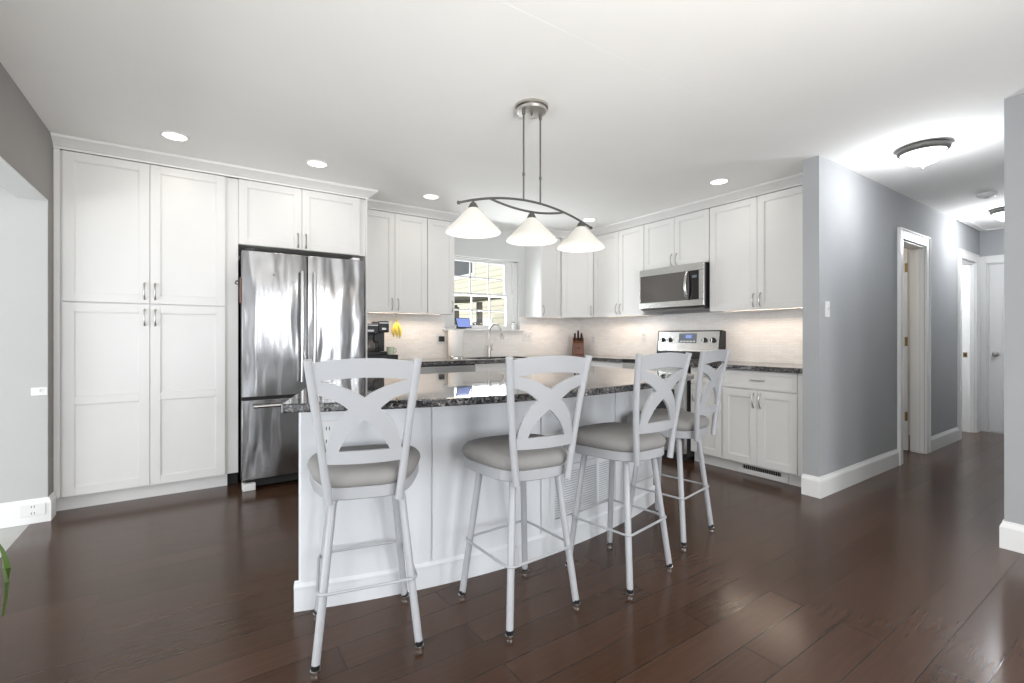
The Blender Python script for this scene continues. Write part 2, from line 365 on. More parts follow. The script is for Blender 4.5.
# ------------------------------------------------------------------ cabinets
def pull(parent, x, z, vertical=True, ln=0.115, y=-0.02):
    pts = []
    for k in range(13):
        t = k/12; a = (t-0.5)*ln; d = y - 0.026*math.sin(PI*t)**0.6
        pts.append((x, d, z+a) if vertical else (x+a, d, z))
    rs = [0.0062 - 0.0018*math.sin(PI*k/12) for k in range(13)]
    m = MB(); m.tube(pts, rs, 8)
    return m.build('handle', 'nickel', parent, smooth=True)
def shaker(name, parent, x0, x1, z0, z1, mat='cab', rail=0.058, mids=(), th=0.02):
    m = MB(); g = 0.0016
    x0 += g; x1 -= g; z0 += g; z1 -= g
    m.box(x0+0.01, x1-0.01, -th+0.008, 0, z0+0.01, z1-0.01)
    m.box(x0, x0+rail, -th, 0, z0, z1); m.box(x1-rail, x1, -th, 0, z0, z1)
    m.box(x0+rail, x1-rail, -th, 0, z0, z0+rail); m.box(x0+rail, x1-rail, -th, 0, z1-rail, z1)
    for a, b in mids: m.box(x0+rail, x1-rail, -th, 0, a, b)
    # small ogee bead round each recess
    zs = [z0+rail] + [q for ab in mids for q in ab] + [z1-rail]
    for a, b in zip(zs[::2], zs[1::2]):
        for (xa, xb, za, zb) in ((x0+rail, x0+rail+0.006, a, b), (x1-rail-0.006, x1-rail, a, b), (x0+rail, x1-rail, a, a+0.006), (x0+rail, x1-rail, b-0.006, b)):
            m.box(xa, xb, -th+0.004, -0.002, za, zb)
    return m.build(name, mat, parent, bevel=0.0012, seg=1)
def cabinet(name, label, loc, rz, W, D, z0, z1, doors=(), drawers=(), toe=False, group=None, fill=()):
    """local frame: x along the front from its left end, y into the wall, doors proud of y = 0 by 2 cm"""
    t = thing(name, label, 'cabinet', loc, rz, group)
    m = MB(); m.box(0, W, 0, D, z0, z1)
    for a, b in fill: m.box(a, b, -0.018, 0, z0, z1)
    m.build('body', 'cab', t)
    if toe: MB().box(0, W, 0.046, D, 0.0, z0).build('toe_kick', 'cab', t)
    for d in doors:
        x0, x1, a, b, hx, hz = d[:6]
        o = shaker('door', t, x0, x1, a, b, mids=d[6] if len(d) > 6 else ())
        if hx is not None: pull(o, hx, hz)
    for x0, x1, a, b in drawers:
        o = shaker('drawer', t, x0, x1, a, b, rail=0.034)
        pull(o, (x0+x1)/2, (a+b)/2, False)
    return t
R90 = -PI/2
UP0, UP1 = 1.387, 2.371
# pantry: x -0.77 .. 0.205, front plane y 4.17
P0 = -0.758
pw = lambda x: x - P0
cabinet('pantry_cabinet', 'tall white four-door pantry cabinet left of the steel refrigerator', (P0, 4.19, 0), 0, pw(0.207), 0.608, 0.10, UP1,
    doors=[(pw(-0.718), pw(-0.263), 1.382, 2.369, pw(-0.263)-0.030, 1.47), (pw(-0.263), pw(0.192), 1.382, 2.369, pw(-0.263)+0.030, 1.47),
           (pw(-0.718), pw(-0.263), 0.10, 1.376, pw(-0.263)-0.030, 1.285, ((0.702, 0.752),)), (pw(-0.263), pw(0.192), 0.10, 1.376, pw(-0.263)+0.030, 1.285, ((0.702, 0.752),))],
    toe=True, fill=((0, 0.030),))
t = thing('fridge_surround_panel', 'narrow white filler panel between the pantry and the refrigerator', 'panel', (0.207, 4.19, 0))
MB().box(0, 0.070, 0, 0.6, 0.10, UP1).build('board', 'cab', t, bevel=0.001, seg=1); MB().box(0.004, 0.070, 0.07, 0.6, 0, 0.10).build('toe_gap_shade', 'dark', t)  # dark block stands in for the shade in the gap under the panel
cabinet('wall_cabinet', 'white two-door cabinet directly above the refrigerator', (0.278, 4.19, 0), 0, 0.976, 0.608, 1.866, UP1,
    doors=[(0.001, 0.453, 1.866, 2.369, 0.423, 1.94), (0.453, 0.927, 1.866, 2.369, 0.483, 1.94)])
t = thing('fridge_surround_panel', 'white end panel on the window side of the refrigerator', 'panel', (1.2545, 4.19, 0))
MB().box(0, 0.016, -0.018, 0.6, 0.0, UP1).build('board', 'cab', t, bevel=0.001, seg=1)
UD = 0.308
cabinet('wall_cabinet', 'white two-door wall cabinet above the coffee makers', (1.272, 4.49, 0), 0, 0.706, UD, UP0, UP1,
    doors=[(0.018, 0.361, UP0, 2.369, 0.331, 1.47), (0.361, 0.704, UP0, 2.369, 0.391, 1.47)])
cabinet('wall_cabinet', 'narrow white single-door wall cabinet beside the left edge of the sink window', (1.979, 4.49, 0), 0, 0.311, UD, UP0, UP1,
    doors=[(0.002, 0.309, UP0, 2.369, 0.279, 1.47)])
cabinet('wall_cabinet', 'narrow white single-door wall cabinet beside the right edge of the sink window', (3.447, 4.49, 0), 0, 0.315, UD, UP0, UP1,
    doors=[(0.002, 0.305, UP0, 2.369, 0.032, 1.47)])
# diagonal corner unit
t = thing('corner_wall_cabinet', 'white wall cabinet set diagonally across the corner above the knife block', 'cabinet', (3.774, 4.484, 0), -PI/4)
c45 = math.sqrt(0.5)
def diag(x, y):
    dx, dy = x-3.774, y-4.484
    return (c45*(dx-dy), c45*(dx+dy))
MB().prism([diag(*p) for p in ((3.766, 4.492), (4.052, 4.206), (4.358, 4.206), (4.358, 4.797), (3.766, 4.797))], UP0, UP1).build('body', 'cab', t)
d = shaker('door', t, 0.006, 0.394, UP0, 2.369); pull(d, 0.366, 1.47)
cabinet('wall_cabinet', 'white two-door wall cabinet between the corner cabinet and the microwave', (4.06, 4.198, 0), R90, 0.785, 0.305, UP0, UP1,
    doors=[(0.008, 0.420, UP0, 2.369, 0.390, 1.47), (0.420, 0.783, UP0, 2.369, 0.450, 1.47)])
cabinet('wall_cabinet', 'short white two-door wall cabinet directly above the microwave', (4.06, 3.411, 0), R90, 0.779, 0.305, 1.862, UP1,
    doors=[(0.002, 0.389, 1.862, 2.369, 0.359, 1.935), (0.389, 0.777, 1.862, 2.369, 0.419, 1.935)])
cabinet('wall_cabinet', 'white two-door wall cabinet between the microwave and the grey hall wall', (4.06, 2.630, 0), R90, 0.974, 0.305, UP0, UP1,
    doors=[(0.002, 0.455, UP0, 2.369, 0.425, 1.47), (0.455, 0.880, UP0, 2.369, 0.485, 1.47)], fill=((0.882, 0.972),))
# base units
BT = 0.874
cabinet('base_cabinet', 'white base cabinet left of the dishwasher, behind the bar stools', (1.272, 4.19, 0), 0, 0.478, 0.605, 0.10, BT,
    doors=[(0.004, 0.474, 0.10, 0.715, 0.44, 0.64)], drawers=[(0.004, 0.474, 0.722, 0.872)], toe=True)
cabinet('sink_base_cabinet', 'white base cabinet under the sink with a false drawer front', (2.366, 4.19, 0), 0, 0.90, 0.605, 0.10, 0.66,
    doors=[(0.004, 0.45, 0.10, 0.715, 0.42, 0.64), (0.45, 0.896, 0.10, 0.715, 0.48, 0.64)], toe=True)
sb = [o for o in C.objects if o.name == 'sink_base_cabinet'][0]
shaker('false_front', sb, 0.004, 0.896, 0.722, 0.872, rail=0.034)
cabinet('corner_base_cabinet', 'white corner base cabinet between the sink and the stove', (3.268, 4.19, 0), 0, 0.515, 0.605, 0.10, BT,
    doors=[(0.004, 0.50, 0.10, 0.872, 0.05, 0.64)], toe=True)
cabinet('base_cabinet', 'white base cabinet left of the stove, beyond the island', (3.79, 4.165, 0), R90, 0.748, 0.568, 0.10, BT,
    doors=[(0.004, 0.374, 0.10, 0.715, 0.34, 0.64), (0.374, 0.744, 0.10, 0.715, 0.40, 0.64)], drawers=[(0.004, 0.744, 0.722, 0.872)], toe=True)
cabinet('base_cabinet', 'slim white base cabinet immediately right of the stove', (3.79, 2.648, 0), R90, 0.312, 0.57, 0.10, BT,
    doors=[(0.004, 0.310, 0.10, 0.715, 0.040, 0.62)], drawers=[(0.004, 0.310, 0.722, 0.872)], toe=True)
cabinet('base_cabinet', 'white base cabinet with one drawer and two doors beside the grey hall wall', (3.79, 2.335, 0), R90, 0.681, 0.57, 0.10, BT,
    doors=[(0.002, 0.305, 0.10, 0.715, 0.277, 0.63), (0.305, 0.612, 0.10, 0.715, 0.333, 0.63)], drawers=[(0.002, 0.612, 0.722, 0.872)], toe=True, fill=((0.614, 0.679),))
# register set in the toe kick
t = thing('floor_register', 'white toe-kick vent register under the base cabinet by the hall wall', 'vent', (3.834, 2.215, 0.022), R90)
MB().box(0, 0.40, -0.006, 0, -0.012, 0.068).build('frame', 'plate', t, bevel=0.002)
MB().box(0.035, 0.345, -0.0075, -0.006, 0.022, 0.054).build('opening', 'dark', t)
m = MB()
for k in range(18): m.box(0.038+k*0.0175, 0.043+k*0.0175, -0.0095, -0.007, 0.022, 0.054)
m.build('louvre', 'nickel', t)

# ------------------------------------------------------------------ countertops
def top(name, label, poly, z0=0.876, z1=0.914, holes=None):
    m = MB(); m.prism(poly, z0, z1)
    return tag(m.build(name, 'granite', None, bevel=0.004), label, 'countertop')
SX0, SX1, SY0, SY1 = 2.45, 3.18, 4.24, 4.64
m = MB()
Z0, Z1 = 0.876, 0.914
m.box(1.271, SX0, 4.135, 4.788, Z0, Z1).box(SX1, 3.735, 4.135, 4.788, Z0, Z1).box(SX0, SX1, 4.135, SY0, Z0, Z1).box(SX0, SX1, SY1, 4.788, Z0, Z1).box(3.735, 4.358, 3.416, 4.788, Z0, Z1)
tag(m.build('countertop', 'granite'), 'long L-shaped grey granite countertop running past the sink to the stove', 'countertop')
top('countertop', 'short grey granite countertop between the stove and the hall wall', [(3.735, 1.656), (4.358, 1.656), (4.358, 2.647), (3.735, 2.647)])
# sink and faucet
t = thing('sink', 'undermount steel sink set in the countertop below the window', 'sink', (SX0, SY0, 0.68))
m = MB(); sw, sd = SX1-SX0, SY1-SY0
m.box(0.002, sw-0.002, 0.002, 0.012, 0, 0.194).box(0.002, sw-0.002, sd-0.012, sd-0.002, 0, 0.194).box(0.002, 0.012, 0.012, sd-0.012, 0, 0.194).box(sw-0.012, sw-0.002, 0.012, sd-0.012, 0, 0.194).box(0.012, sw-0.012, 0.012, sd-0.012, 0, 0.01)
m.build('basin', 'steel', t, bevel=0.002); MB().lathe([(0.04, 0.01), (0.042, 0.013), (0.02, 0.014)], (sw/2, sd/2, 0), 20).build('drain', 'chrome', t)
t = thing('faucet', 'tall gooseneck pull-down faucet behind the sink', 'faucet', (2.85, 4.69, 0.914), math.radians(26))
MB().lathe([(0.030, 0), (0.030, 0.006), (0.022, 0.014), (0.021, 0.12), (0.016, 0.14)], seg=24).build('base', 'nickel', t, smooth=True)
pts = [(0, 0, 0.13), (0, 0, 0.28)] + [(0, -0.085+0.085*math.cos(a), 0.28+0.10*math.sin(a)) for a in [PI*k/12 for k in range(1, 12)]] + [(0, -0.172, 0.27)]
MB().tube(pts, 0.0115, 12).build('neck', 'nickel', t, smooth=True)
MB().tube([(0, -0.172, 0.275), (0, -0.176, 0.25), (0, -0.181, 0.20)], [0.0125, 0.017, 0.020], 14).build('spray_head', 'nickel', t, smooth=True)
m = MB(); m.tube([(0.018, 0, 0.085), (0.055, 0, 0.085)], 0.014, 12).tube([(0.048, 0, 0.085), (0.062, 0, 0.115), (0.07, 0, 0.155)], [0.008, 0.006, 0.005], 8); m.build('lever', 'nickel', t, smooth=True)

# ------------------------------------------------------------------ refrigerator (front plane y 3.97)
t = thing('refrigerator', 'stainless steel french-door refrigerator with a bottom freezer drawer', 'refrigerator', (0.283, 3.97, 0))
FW = 0.908
MB().box(0.012, FW-0.012, 0.062, 0.80, 0.035, 1.775).build('case', 'pewter', t, bevel=0.003)
def fdoor(name, x0, x1, z0, z1):
    m = MB()
    n = 14; fr = []
    pts = [(x0, 0.058)] + [(x0 + (x1-x0)*k/n, 0.0 + 0.010*(2*k/n-1)**4) for k in range(n+1)] + [(x1, 0.058)]
    m.prism(pts, z0, z1)
    return m.build(name, 'fridge', t, bevel=0.003, smooth=True)
dl = fdoor('door', 0.004, FW/2-0.003, 0.700, 1.790); dr = fdoor('door', FW/2+0.003, FW-0.004, 0.700, 1.790)
fz = fdoor('freezer_drawer', 0.004, FW-0.004, 0.085, 0.676)
def bar_handle(parent, pts, axis):
    m = MB(); m.tube(pts, 0.0125, 10)
    a, b = Vector(pts[1]), Vector(pts[-2])
    for p in (a, b): m.tube([p, (p.x, 0.008, p.z)], 0.010, 8)
    return m.build('handle', 'steel', parent, smooth=True)
for o, hx in ((dl, FW/2-0.045), (dr, FW/2+0.045)):
    zz = [0.80 + (1.66-0.80)*k/10 for k in range(11)]
    bar_handle(o, [(hx, -0.042-0.016*math.sin(PI*k/10), z) for k, z in enumerate(zz)], 'z')
bar_handle(fz, [(0.075+(FW-0.15)*k/10, -0.042-0.016*math.sin(PI*k/10), 0.632) for k in range(11)], 'x')
MB().box(0.004, FW-0.004, 0.02, 0.06, 0.676, 0.700).build('gasket', 'dark', t)
MB().box(FW/2-0.003, FW/2+0.003, 0.02, 0.06, 0.70, 1.785).build('gasket', 'dark', t)
MB().box(0.03, FW-0.03, 0.05, 0.10, 0.02, 0.085).build('toe_grille', 'dark', t)
for x in (0.008, FW-0.095): MB().box(x, x+0.087, 0.012, 0.10, 0, 0.055).build('foot_cover', 'plate', t, bevel=0.006)
for x in (0.03, FW-0.10): MB().box(x, x+0.06, 0.02, 0.12, 1.790, 1.812).build('hinge_cover', 'plate' if x > 0.5 else 'black', t, bevel=0.004)
MB().lathe([(0.026, 0), (0.026, 0.003), (0.018, 0.004)], (0.735, 0.0045, 1.712), 20, '-y').build('badge', 'chrome', t, smooth=True)
MB().lathe([(0.006, 0), (0.005, 0.006)], (0.215, 0.0015, 1.62), 12, '-y').build('drain_dot', 'black', t)
# bottle opener hooked on the fridge side
t = thing('bottle_opener', 'small bronze bottle opener stuck on the refrigerator side', 'bottle opener', (0.2732, 4.00, 1.40))
MB().box(0.0, 0.014, -0.012, 0.012, 0, 0.19).build('plate', 'wood', t, bevel=0.003); m = MB(); m.tube([(0.0, 0, 0.165), (-0.02, -0.004, 0.16), (-0.028, -0.006, 0.145), (-0.012, -0.004, 0.135)], 0.006, 8); m.build('hook', 'pewter', t, smooth=True)

# ------------------------------------------------------------------ dishwasher
t = thing('dishwasher', 'stainless steel dishwasher under the window-side countertop', 'dishwasher', (1.754, 4.17, 0))
MB().box(0.004, 0.604, 0.02, 0.60, 0.10, 0.868).build('tub', 'pewter', t); MB().box(0.01, 0.598, 0.05, 0.60, 0, 0.10).build('toe_kick', 'black', t)
d = MB().box(0.004, 0.604, 0, 0.02, 0.11, 0.775).build('door', 'steel', t, bevel=0.003)
MB().box(0.004, 0.604, -0.012, 0.02, 0.785, 0.866).build('control_panel', 'steel', t, bevel=0.004)
m = MB(); m.tube([(0.05, -0.035, 0.735), (0.558, -0.035, 0.735)], 0.010, 10).tube([(0.08, -0.035, 0.735), (0.08, 0.002, 0.735)], 0.008, 8).tube([(0.53, -0.035, 0.735), (0.53, 0.002, 0.735)], 0.008, 8)
m.build('handle', 'steel', d, smooth=True)

# ------------------------------------------------------------------ stove
t = thing('stove', 'stainless steel electric stove with a black cooktop and back control panel', 'stove', (3.70, 3.411, 0), R90)
SW = 0.758
MB().box(0.002, SW-0.002, 0.035, 0.65, 0.04, 0.895).build('case', 'black', t, bevel=0.002)
MB().box(0.0, SW, -0.004, 0.60, 0.882, 0.920).build('cooktop', 'black_glass', t, bevel=0.004)
m = MB()
for cx_, cy_, r in ((0.20, 0.18, 0.10), (0.56, 0.18, 0.085), (0.20, 0.44, 0.075), (0.56, 0.44, 0.10)):
    m.lathe([(r, 0.9200), (r, 0.9204), (r-0.004, 0.9205), (r-0.004, 0.9201)], (cx_, cy_, 0), 32)
m.build('burner_ring', 'pewter', t)
MB().box(0.004, SW-0.004, 0.0, 0.035, 0.80, 0.880).build('front_panel', 'steel', t, bevel=0.003)
d = MB().box(0.004, SW-0.004, -0.004, 0.035, 0.265, 0.790).build('oven_door', 'steel', t, bevel=0.004)
MB().box(0.11, SW-0.11, -0.006, 0.0, 0.36, 0.66).build('window', 'black_glass', d, bevel=0.002)
m = MB(); m.tube([(0.05, -0.052, 0.755), (SW-0.05, -0.052, 0.755)], 0.012, 10)
for x in (0.08, SW-0.08): m.tube([(x, -0.052, 0.755), (x, 0.0, 0.755)], 0.009, 8)
m.build('handle', 'steel', d, smooth=True)
d = MB().box(0.004, SW-0.004, -0.002, 0.035, 0.075, 0.255).build('storage_drawer', 'steel', t, bevel=0.003)
MB().box(0.03, SW-0.03, 0.04, 0.60, 0.0, 0.075).build('toe_base', 'black', t)
m = MB(); m.prism([(0.545, 0.90), (0.655, 0.90), (0.655, 1.205), (0.605, 1.215), (0.58, 1.215), (0.548, 0.985)], 0, 1)
for v in m.bm.verts: v.co = Vector((v.co.z*SW, v.co.x, v.co.y))
bgd = m.build('back_guard', 'black', t, bevel=0.004)
def onface(z): return 0.5485 + (z-0.985)*(0.032/0.23)
def facebox(m, x0, x1, z0, z1, th):
    a, b = onface(z0), onface(z1)
    vs = [m.bm.verts.new(p) for p in ((x0,a-th,z0),(x1,a-th,z0),(x1,b-th,z1),(x0,b-th,z1),(x0,a+0.004,z0),(x1,a+0.004,z0),(x1,b+0.004,z1),(x0,b+0.004,z1))]
    for f in ((0,1,2,3),(5,4,7,6),(1,0,4,5),(3,2,6,7),(0,3,7,4),(2,1,5,6)): m.bm.faces.new([vs[k] for k in f])
m = MB(); facebox(m, 0.018, SW-0.018, 0.998, 1.204, 0.003); cp = m.build('control_panel', 'steel', bgd, bevel=0.001)
m = MB(); facebox(m, 0.28, 0.49, 1.085, 1.185, 0.005); m.build('display', 'lcd', bgd)
m = MB(); facebox(m, 0.36, 0.43, 1.135, 1.168, 0.0055); m.build('clock', 'screen', bgd)
m = MB()
for k in range(5): facebox(m, 0.30+k*0.038, 0.325+k*0.038, 1.095, 1.108, 0.0065)
m.build('button', 'plate', bgd)
for x in (0.075, 0.165, 0.585, 0.68):
    z = 1.115; y = onface(z)
    MB().lathe([(0.026, 0), (0.026, 0.006), (0.021, 0.008), (0.019, 0.028), (0.012, 0.031)], (x, y-0.002, z), 20, '-y').build('knob', 'black', bgd, smooth=True)
    MB().box(x-0.004, x+0.004, y-0.036, y-0.028, z-0.02, z+0.02).build('knob_grip', 'chrome', bgd, bevel=0.002)

# ------------------------------------------------------------------ microwave
t = thing('microwave', 'stainless steel over-the-range microwave mounted above the stove', 'microwave', (3.97, 3.411, 1.432), R90)
MB().box(0.003, SW+0.010, 0.02, 0.386, 0, 0.425).build('case', 'black', t, bevel=0.002)
m = MB(); H = 0.425
m.box(0, SW+0.012, -0.004, 0.02, H-0.07, H).box(0, SW+0.012, -0.004, 0.02, 0.015, 0.075).box(SW-0.04, SW+0.012, -0.004, 0.02, 0.075, H-0.07).box(0, 0.012, -0.004, 0.02, 0.075, H-0.07)
d = m.build('door', 'steel', t, bevel=0.002, seg=1)
MB().box(0.012, 0.610, -0.001, 0.018, 0.075, H-0.07).build('window', 'smoke_glass', d)
MB().box(0.610, SW-0.04, -0.0015, 0.018, 0.075, H-0.07).build('control_panel', 'black_glass', t)
MB().box(0.645, 0.695, -0.003, 0, 0.285, 0.31).build('display', 'lcd', t)
pts = [(0.600, -0.012-0.038*math.sin(PI*k/10)**0.7, 0.08+0.27*k/10) for k in range(11)]
MB().tube(pts, 0.014, 10).build('handle', 'steel', d, smooth=True)
MB().box(0.02, SW-0.01, 0.03, 0.37, -0.012, 0).build('vent_base', 'pewter', t)

# ------------------------------------------------------------------ island
AX, AY, AR = 1.481, 5.475, 3.535          # bowed front of the base
def arc_y(x, r=AR): return AY - math.sqrt(r*r - (x-AX)**2)
def arc_pts(x0, x1, n, r=AR): return [(x0+(x1-x0)*k/n, arc_y(x0+(x1-x0)*k/n, r)) for k in range(n+1)]
t = thing('kitchen_island', 'white kitchen island with a bowed panelled front', 'island', (0, 0, 0))
RB = AR - 0.016
fr = arc_pts(0.362, 2.630, 40, RB)
BK = 2.66
MB().prism(fr + [(2.630, BK), (0.52, BK)], 0.0, 0.882).build('body', 'island', t)
edges = [0.362, 0.902, 1.50, 2.11, 2.630]
for a, b in zip(edges, edges[1:]):
    f = arc_pts(a+0.004, b-0.004, 14, RB+0.012); bk = arc_pts(a+0.004, b-0.004, 14, RB-0.001)
    MB().prism(f + bk[::-1], 0.10, 0.872).build('front_panel', 'island', t, bevel=0.003)
m = MB(); rings = []
prof = [(-0.002, 0), (0.016, 0), (0.016, 0.092), (0.022, 0.096), (0.022, 0.104), (0.013, 0.116), (-0.002, 0.122)]
for x, y in arc_pts(0.347, 2.640, 48, RB):
    n = Vector((x-AX, y-AY)).normalized(); rings.append([(x+n.x*o, y+n.y*o, z) for o, z in prof])
m.loft(rings); m.build('baseboard', 'island', t)
# island granite top
top('island_countertop', 'grey granite island countertop with a bowed front edge over the bar stools',
    [(1.435+math.sin(a)*2.93, 4.49-math.cos(a)*2.93) for a in [(-0.4164 + 0.8328*k/48) for k in range(49)]] + [(2.650, 2.10), (2.665, 2.775), (0.572, 2.775)], 0.882, 0.914)
# return-air grille on the island front
t = thing('return_air_grille', 'white louvered vent grille on the island front behind the stools', 'vent')
def arcbox(m, x0, x1, z0, z1, o0, o1, n=10):
    f = arc_pts(x0, x1, n, RB+o1); b = arc_pts(x0, x1, n, RB+o0+0.001); m.prism(f+b[::-1], z0, z1)
m = MB(); g0, g1, h0, h1 = 1.555, 2.085, 0.145, 0.452
arcbox(m, g0, g1, h1-0.03, h1, 0.012, 0.022); arcbox(m, g0, g1, h0, h0+0.03, 0.012, 0.022); arcbox(m, g0, g0+0.03, h0+0.03, h1-0.03, 0.012, 0.022, 2); arcbox(m, g1-0.03, g1, h0+0.03, h1-0.03, 0.012, 0.022, 2)
for x in (1.64, 1.93): arcbox(m, x-0.012, x+0.012, h0+0.03, h1-0.03, 0.012, 0.019, 2)
m.build('frame', 'island', t)
m = MB(); arcbox(m, g0+0.03, g1-0.03, h0+0.03, h1-0.03, 0.0122, 0.0140); m.build('backing', 'pewter', t)
m = MB()
for k in range(19):
    z = h0+0.036+k*0.0129; arcbox(m, g0+0.03, g1-0.03, z, z+0.0098, 0.0142, 0.018, 10)
m.build('louvre', 'island', t)
t = thing('outlet', 'white power outlet on the bowed island front behind the first bar stool', 'outlet')
m = MB(); arcbox(m, 0.426, 0.510, 0.672, 0.792, 0.012, 0.018, 2); m.build('cover_plate', 'plate', t, bevel=0.002)
m = MB()
for z in (0.705, 0.759): arcbox(m, 0.460, 0.463, z-0.006, z+0.008, 0.0178, 0.0186, 1); arcbox(m, 0.472, 0.475, z-0.006, z+0.008, 0.0178, 0.0186, 1)
m.build('slot', 'dark', t)

# ------------------------------------------------------------------ bar stools
def seat_ring(scale, z, n=56, e=4.0):
    out = []
    for k in range(n):
        a = 2*PI*k/n; c, s = math.cos(a), math.sin(a)
        y = 0.205*math.copysign(abs(s)**(2/e), s); f = (y+0.205)/0.41
        hw = 0.150 + 0.066*min(1, f*1.45) - 0.012*max(0, f-0.7)
        x = hw*math.copysign(abs(c)**(2/e), c)
        out.append((x*scale, y*scale, z))
    return out
def post_pt(sgn, z):
    q = (z-0.585)/(1.075-0.585)
    return (sgn*(0.117+0.059*q), -0.215-0.061*q + 0.011*4*q*(1-q), z)
def back_fn(bow=0.022):
    def fn(s, z):
        x, y, _ = post_pt(1, z); return Vector((s*x, y - bow*(1-s*s) - 0.004, z))
    return fn
def make_stool(delta):
    t = thing('bar_stool', '', 'bar stool', group='white cross-back bar stools along the island')
    def part(mb, name, mat, **k):
        o = mb.build(name, mat, t, **k); o.rotation_euler = (0, 0, delta); return o
    for sx in (-1, 1):
        for sy in (-1, 1):
            lg = MB().tube([(sx*0.105, sy*0.105, 0.580), (sx*0.121, sy*0.121, 0.555), (sx*0.176, sy*0.176, 0.022)], 0.0145, 14).build('leg', 'stool', t, smooth=True)
            fc = MB().lathe([(0.0155, 0.0), (0.0165, 0.004), (0.0165, 0.012), (0.013, 0.014)], (sx*0.1775, sy*0.1775, 0), 14).build('glide', 'chrome', lg, smooth=True)
            MB().lathe([(0.0150, 0.012), (0.0150, 0.030)], (sx*0.1765, sy*0.1765, 0), 14).build('foot_cap', 'black', lg, smooth=True)
    a, r = 0.171, 0.028; pts = []
    for qx, qy, a0 in ((1, 1, 0), (-1, 1, PI/2), (-1, -1, PI), (1, -1, 1.5*PI)):
        for k in range(6):
            an = a0 + PI/2*k/5; pts.append((qx*(a-r)+r*math.cos(an), qy*(a-r)+r*math.sin(an), 0.258))
    pts.append(pts[0]); pts.append(pts[1])
    MB().tube(pts, 0.0055, 8, caps=False).build('footrest', 'stool', t, smooth=True)
    MB().box(-0.12, 0.12, -0.12, 0.12, 0.572, 0.586).build('swivel_plate', 'stool', t, bevel=0.006)
    part(MB().loft([seat_ring(0.965, 0.583), seat_ring(0.985, 0.587), seat_ring(0.985, 0.622), seat_ring(0.965, 0.626)]), 'seat_frame', 'stool', smooth=True)
    part(MB().loft([seat_ring(0.95, 0.624), seat_ring(1.0, 0.632), seat_ring(1.025, 0.648), seat_ring(1.01, 0.664), seat_ring(0.955, 0.678), seat_ring(0.85, 0.688, e=3.4), seat_ring(0.6, 0.697, e=2.8), seat_ring(0.3, 0.701, e=2.2), seat_ring(0.05, 0.702, e=2)]), 'seat_cushion', 'seat', smooth=True)
    for s in (-1, 1):
        pp = [post_pt(s, 0.578+(1.074-0.578)*k/14) for k in range(15)]
        part(MB().tube(pp, 0.0142, 12), 'back_post', 'stool', smooth=True)
    fn = back_fn()
    n = 20
    topl = [(-0.97+1.94*k/n, 1.062+0.017*(1-(-0.97+1.94*k/n)**2)) for k in range(n+1)]
    botl = [(0.97-1.94*k/n, 0.998+0.016*(1-(0.97-1.94*k/n)**2)) for k in range(n+1)]
    def strip(mb, up, lo, th=0.013):
        """up and lo run the same way; quads between them, thickened"""
        A = [mb.bm.verts.new(fn(*p)) for p in up]; B = [mb.bm.verts.new(fn(*p)) for p in lo]
        A2 = [mb.bm.verts.new(fn(*p)+Vector((0, th, 0))) for p in up]; B2 = [mb.bm.verts.new(fn(*p)+Vector((0, th, 0))) for p in lo]
        for k in range(len(up)-1):
            mb.bm.faces.new((A[k], A[k+1], B[k+1], B[k])); mb.bm.faces.new((A2[k+1], A2[k], B2[k], B2[k+1]))
            mb.bm.faces.new((A[k+1], A[k], A2[k], A2[k+1])); mb.bm.faces.new((B[k], B[k+1], B2[k+1], B2[k]))
        for k in (0, -1): mb.bm.faces.new((A[k], B[k], B2[k], A2[k]))
        return mb
    part(strip(MB(), topl, botl[::-1]), 'top_rail', 'stool', smooth=True)
    su = [(-0.97+1.94*k/n, 0.764-0.002*abs(-1+2*k/n)) for k in range(n+1)]; sl = [(x, 0.719) for x, z in su]
    part(strip(MB(), su, sl), 'lower_rail', 'stool', smooth=True)
    m = MB()
    n_ = 14
    ut = bez((0, 0.946), (0.36, 0.990), (0.955, 1.006), n_); ul = [(0.33*k/5, 0.907) for k in range(5)] + bez((0.33, 0.907), (0.60, 0.950), (0.955, 0.958), n_-5)
    lt = [(0.33*k/5, 0.907) for k in range(5)] + bez((0.33, 0.907), (0.76, 0.855), (0.90, 0.757), n_-5); ll = bez((0, 0.870), (0.40, 0.828), (0.62, 0.757), n_)
    for sg in (1, -1):
        strip(m, [(sg*x, z) for x, z in ut], [(sg*x, z) for x, z in ul], 0.012)
        strip(m, [(sg*x, z) for x, z in lt], [(sg*x, z) for x, z in ll], 0.012)
    bmesh.ops.remove_doubles(m.bm, verts=m.bm.verts[:], dist=1e-5)
    inner = [f for f in m.bm.faces if all(abs(v.co.x) < 1e-5 for v in f.verts)]
    bmesh.ops.delete(m.bm, geom=inner, context='FACES_ONLY')
    part(m, 'cross_splat', 'stool', smooth=True)
    return t
STOOLS = [((0.552, 1.836), -0.222, -0.305, 'white cross-back bar stool nearest the refrigerator, in front of the island outlet'),
          ((1.165, 1.673), 0.046, -0.139, 'second white cross-back bar stool from the refrigerator end of the island'),
          ((1.747, 1.633), 0.163, 0.012, 'white cross-back bar stool third from the refrigerator, before the island vent grille'),
          ((2.355, 1.797), 0.172, 0.201, 'white cross-back bar stool at the stove end of the island')]
for k, ((x, y), lr, sr, lab) in enumerate(STOOLS):
    if k == 0:
        st0 = st = make_stool(sr-lr)
    else:
        st = copy_tree(st0)
        for ch in st.children:
            if ch.name.split('.')[0] in ('seat_frame', 'seat_cushion', 'back_post', 'top_rail', 'lower_rail', 'cross_splat'): ch.rotation_euler = (0, 0, sr-lr)
    st.location = (x, y, 0); st.rotation_euler = (0, 0, lr); st['label'] = lab

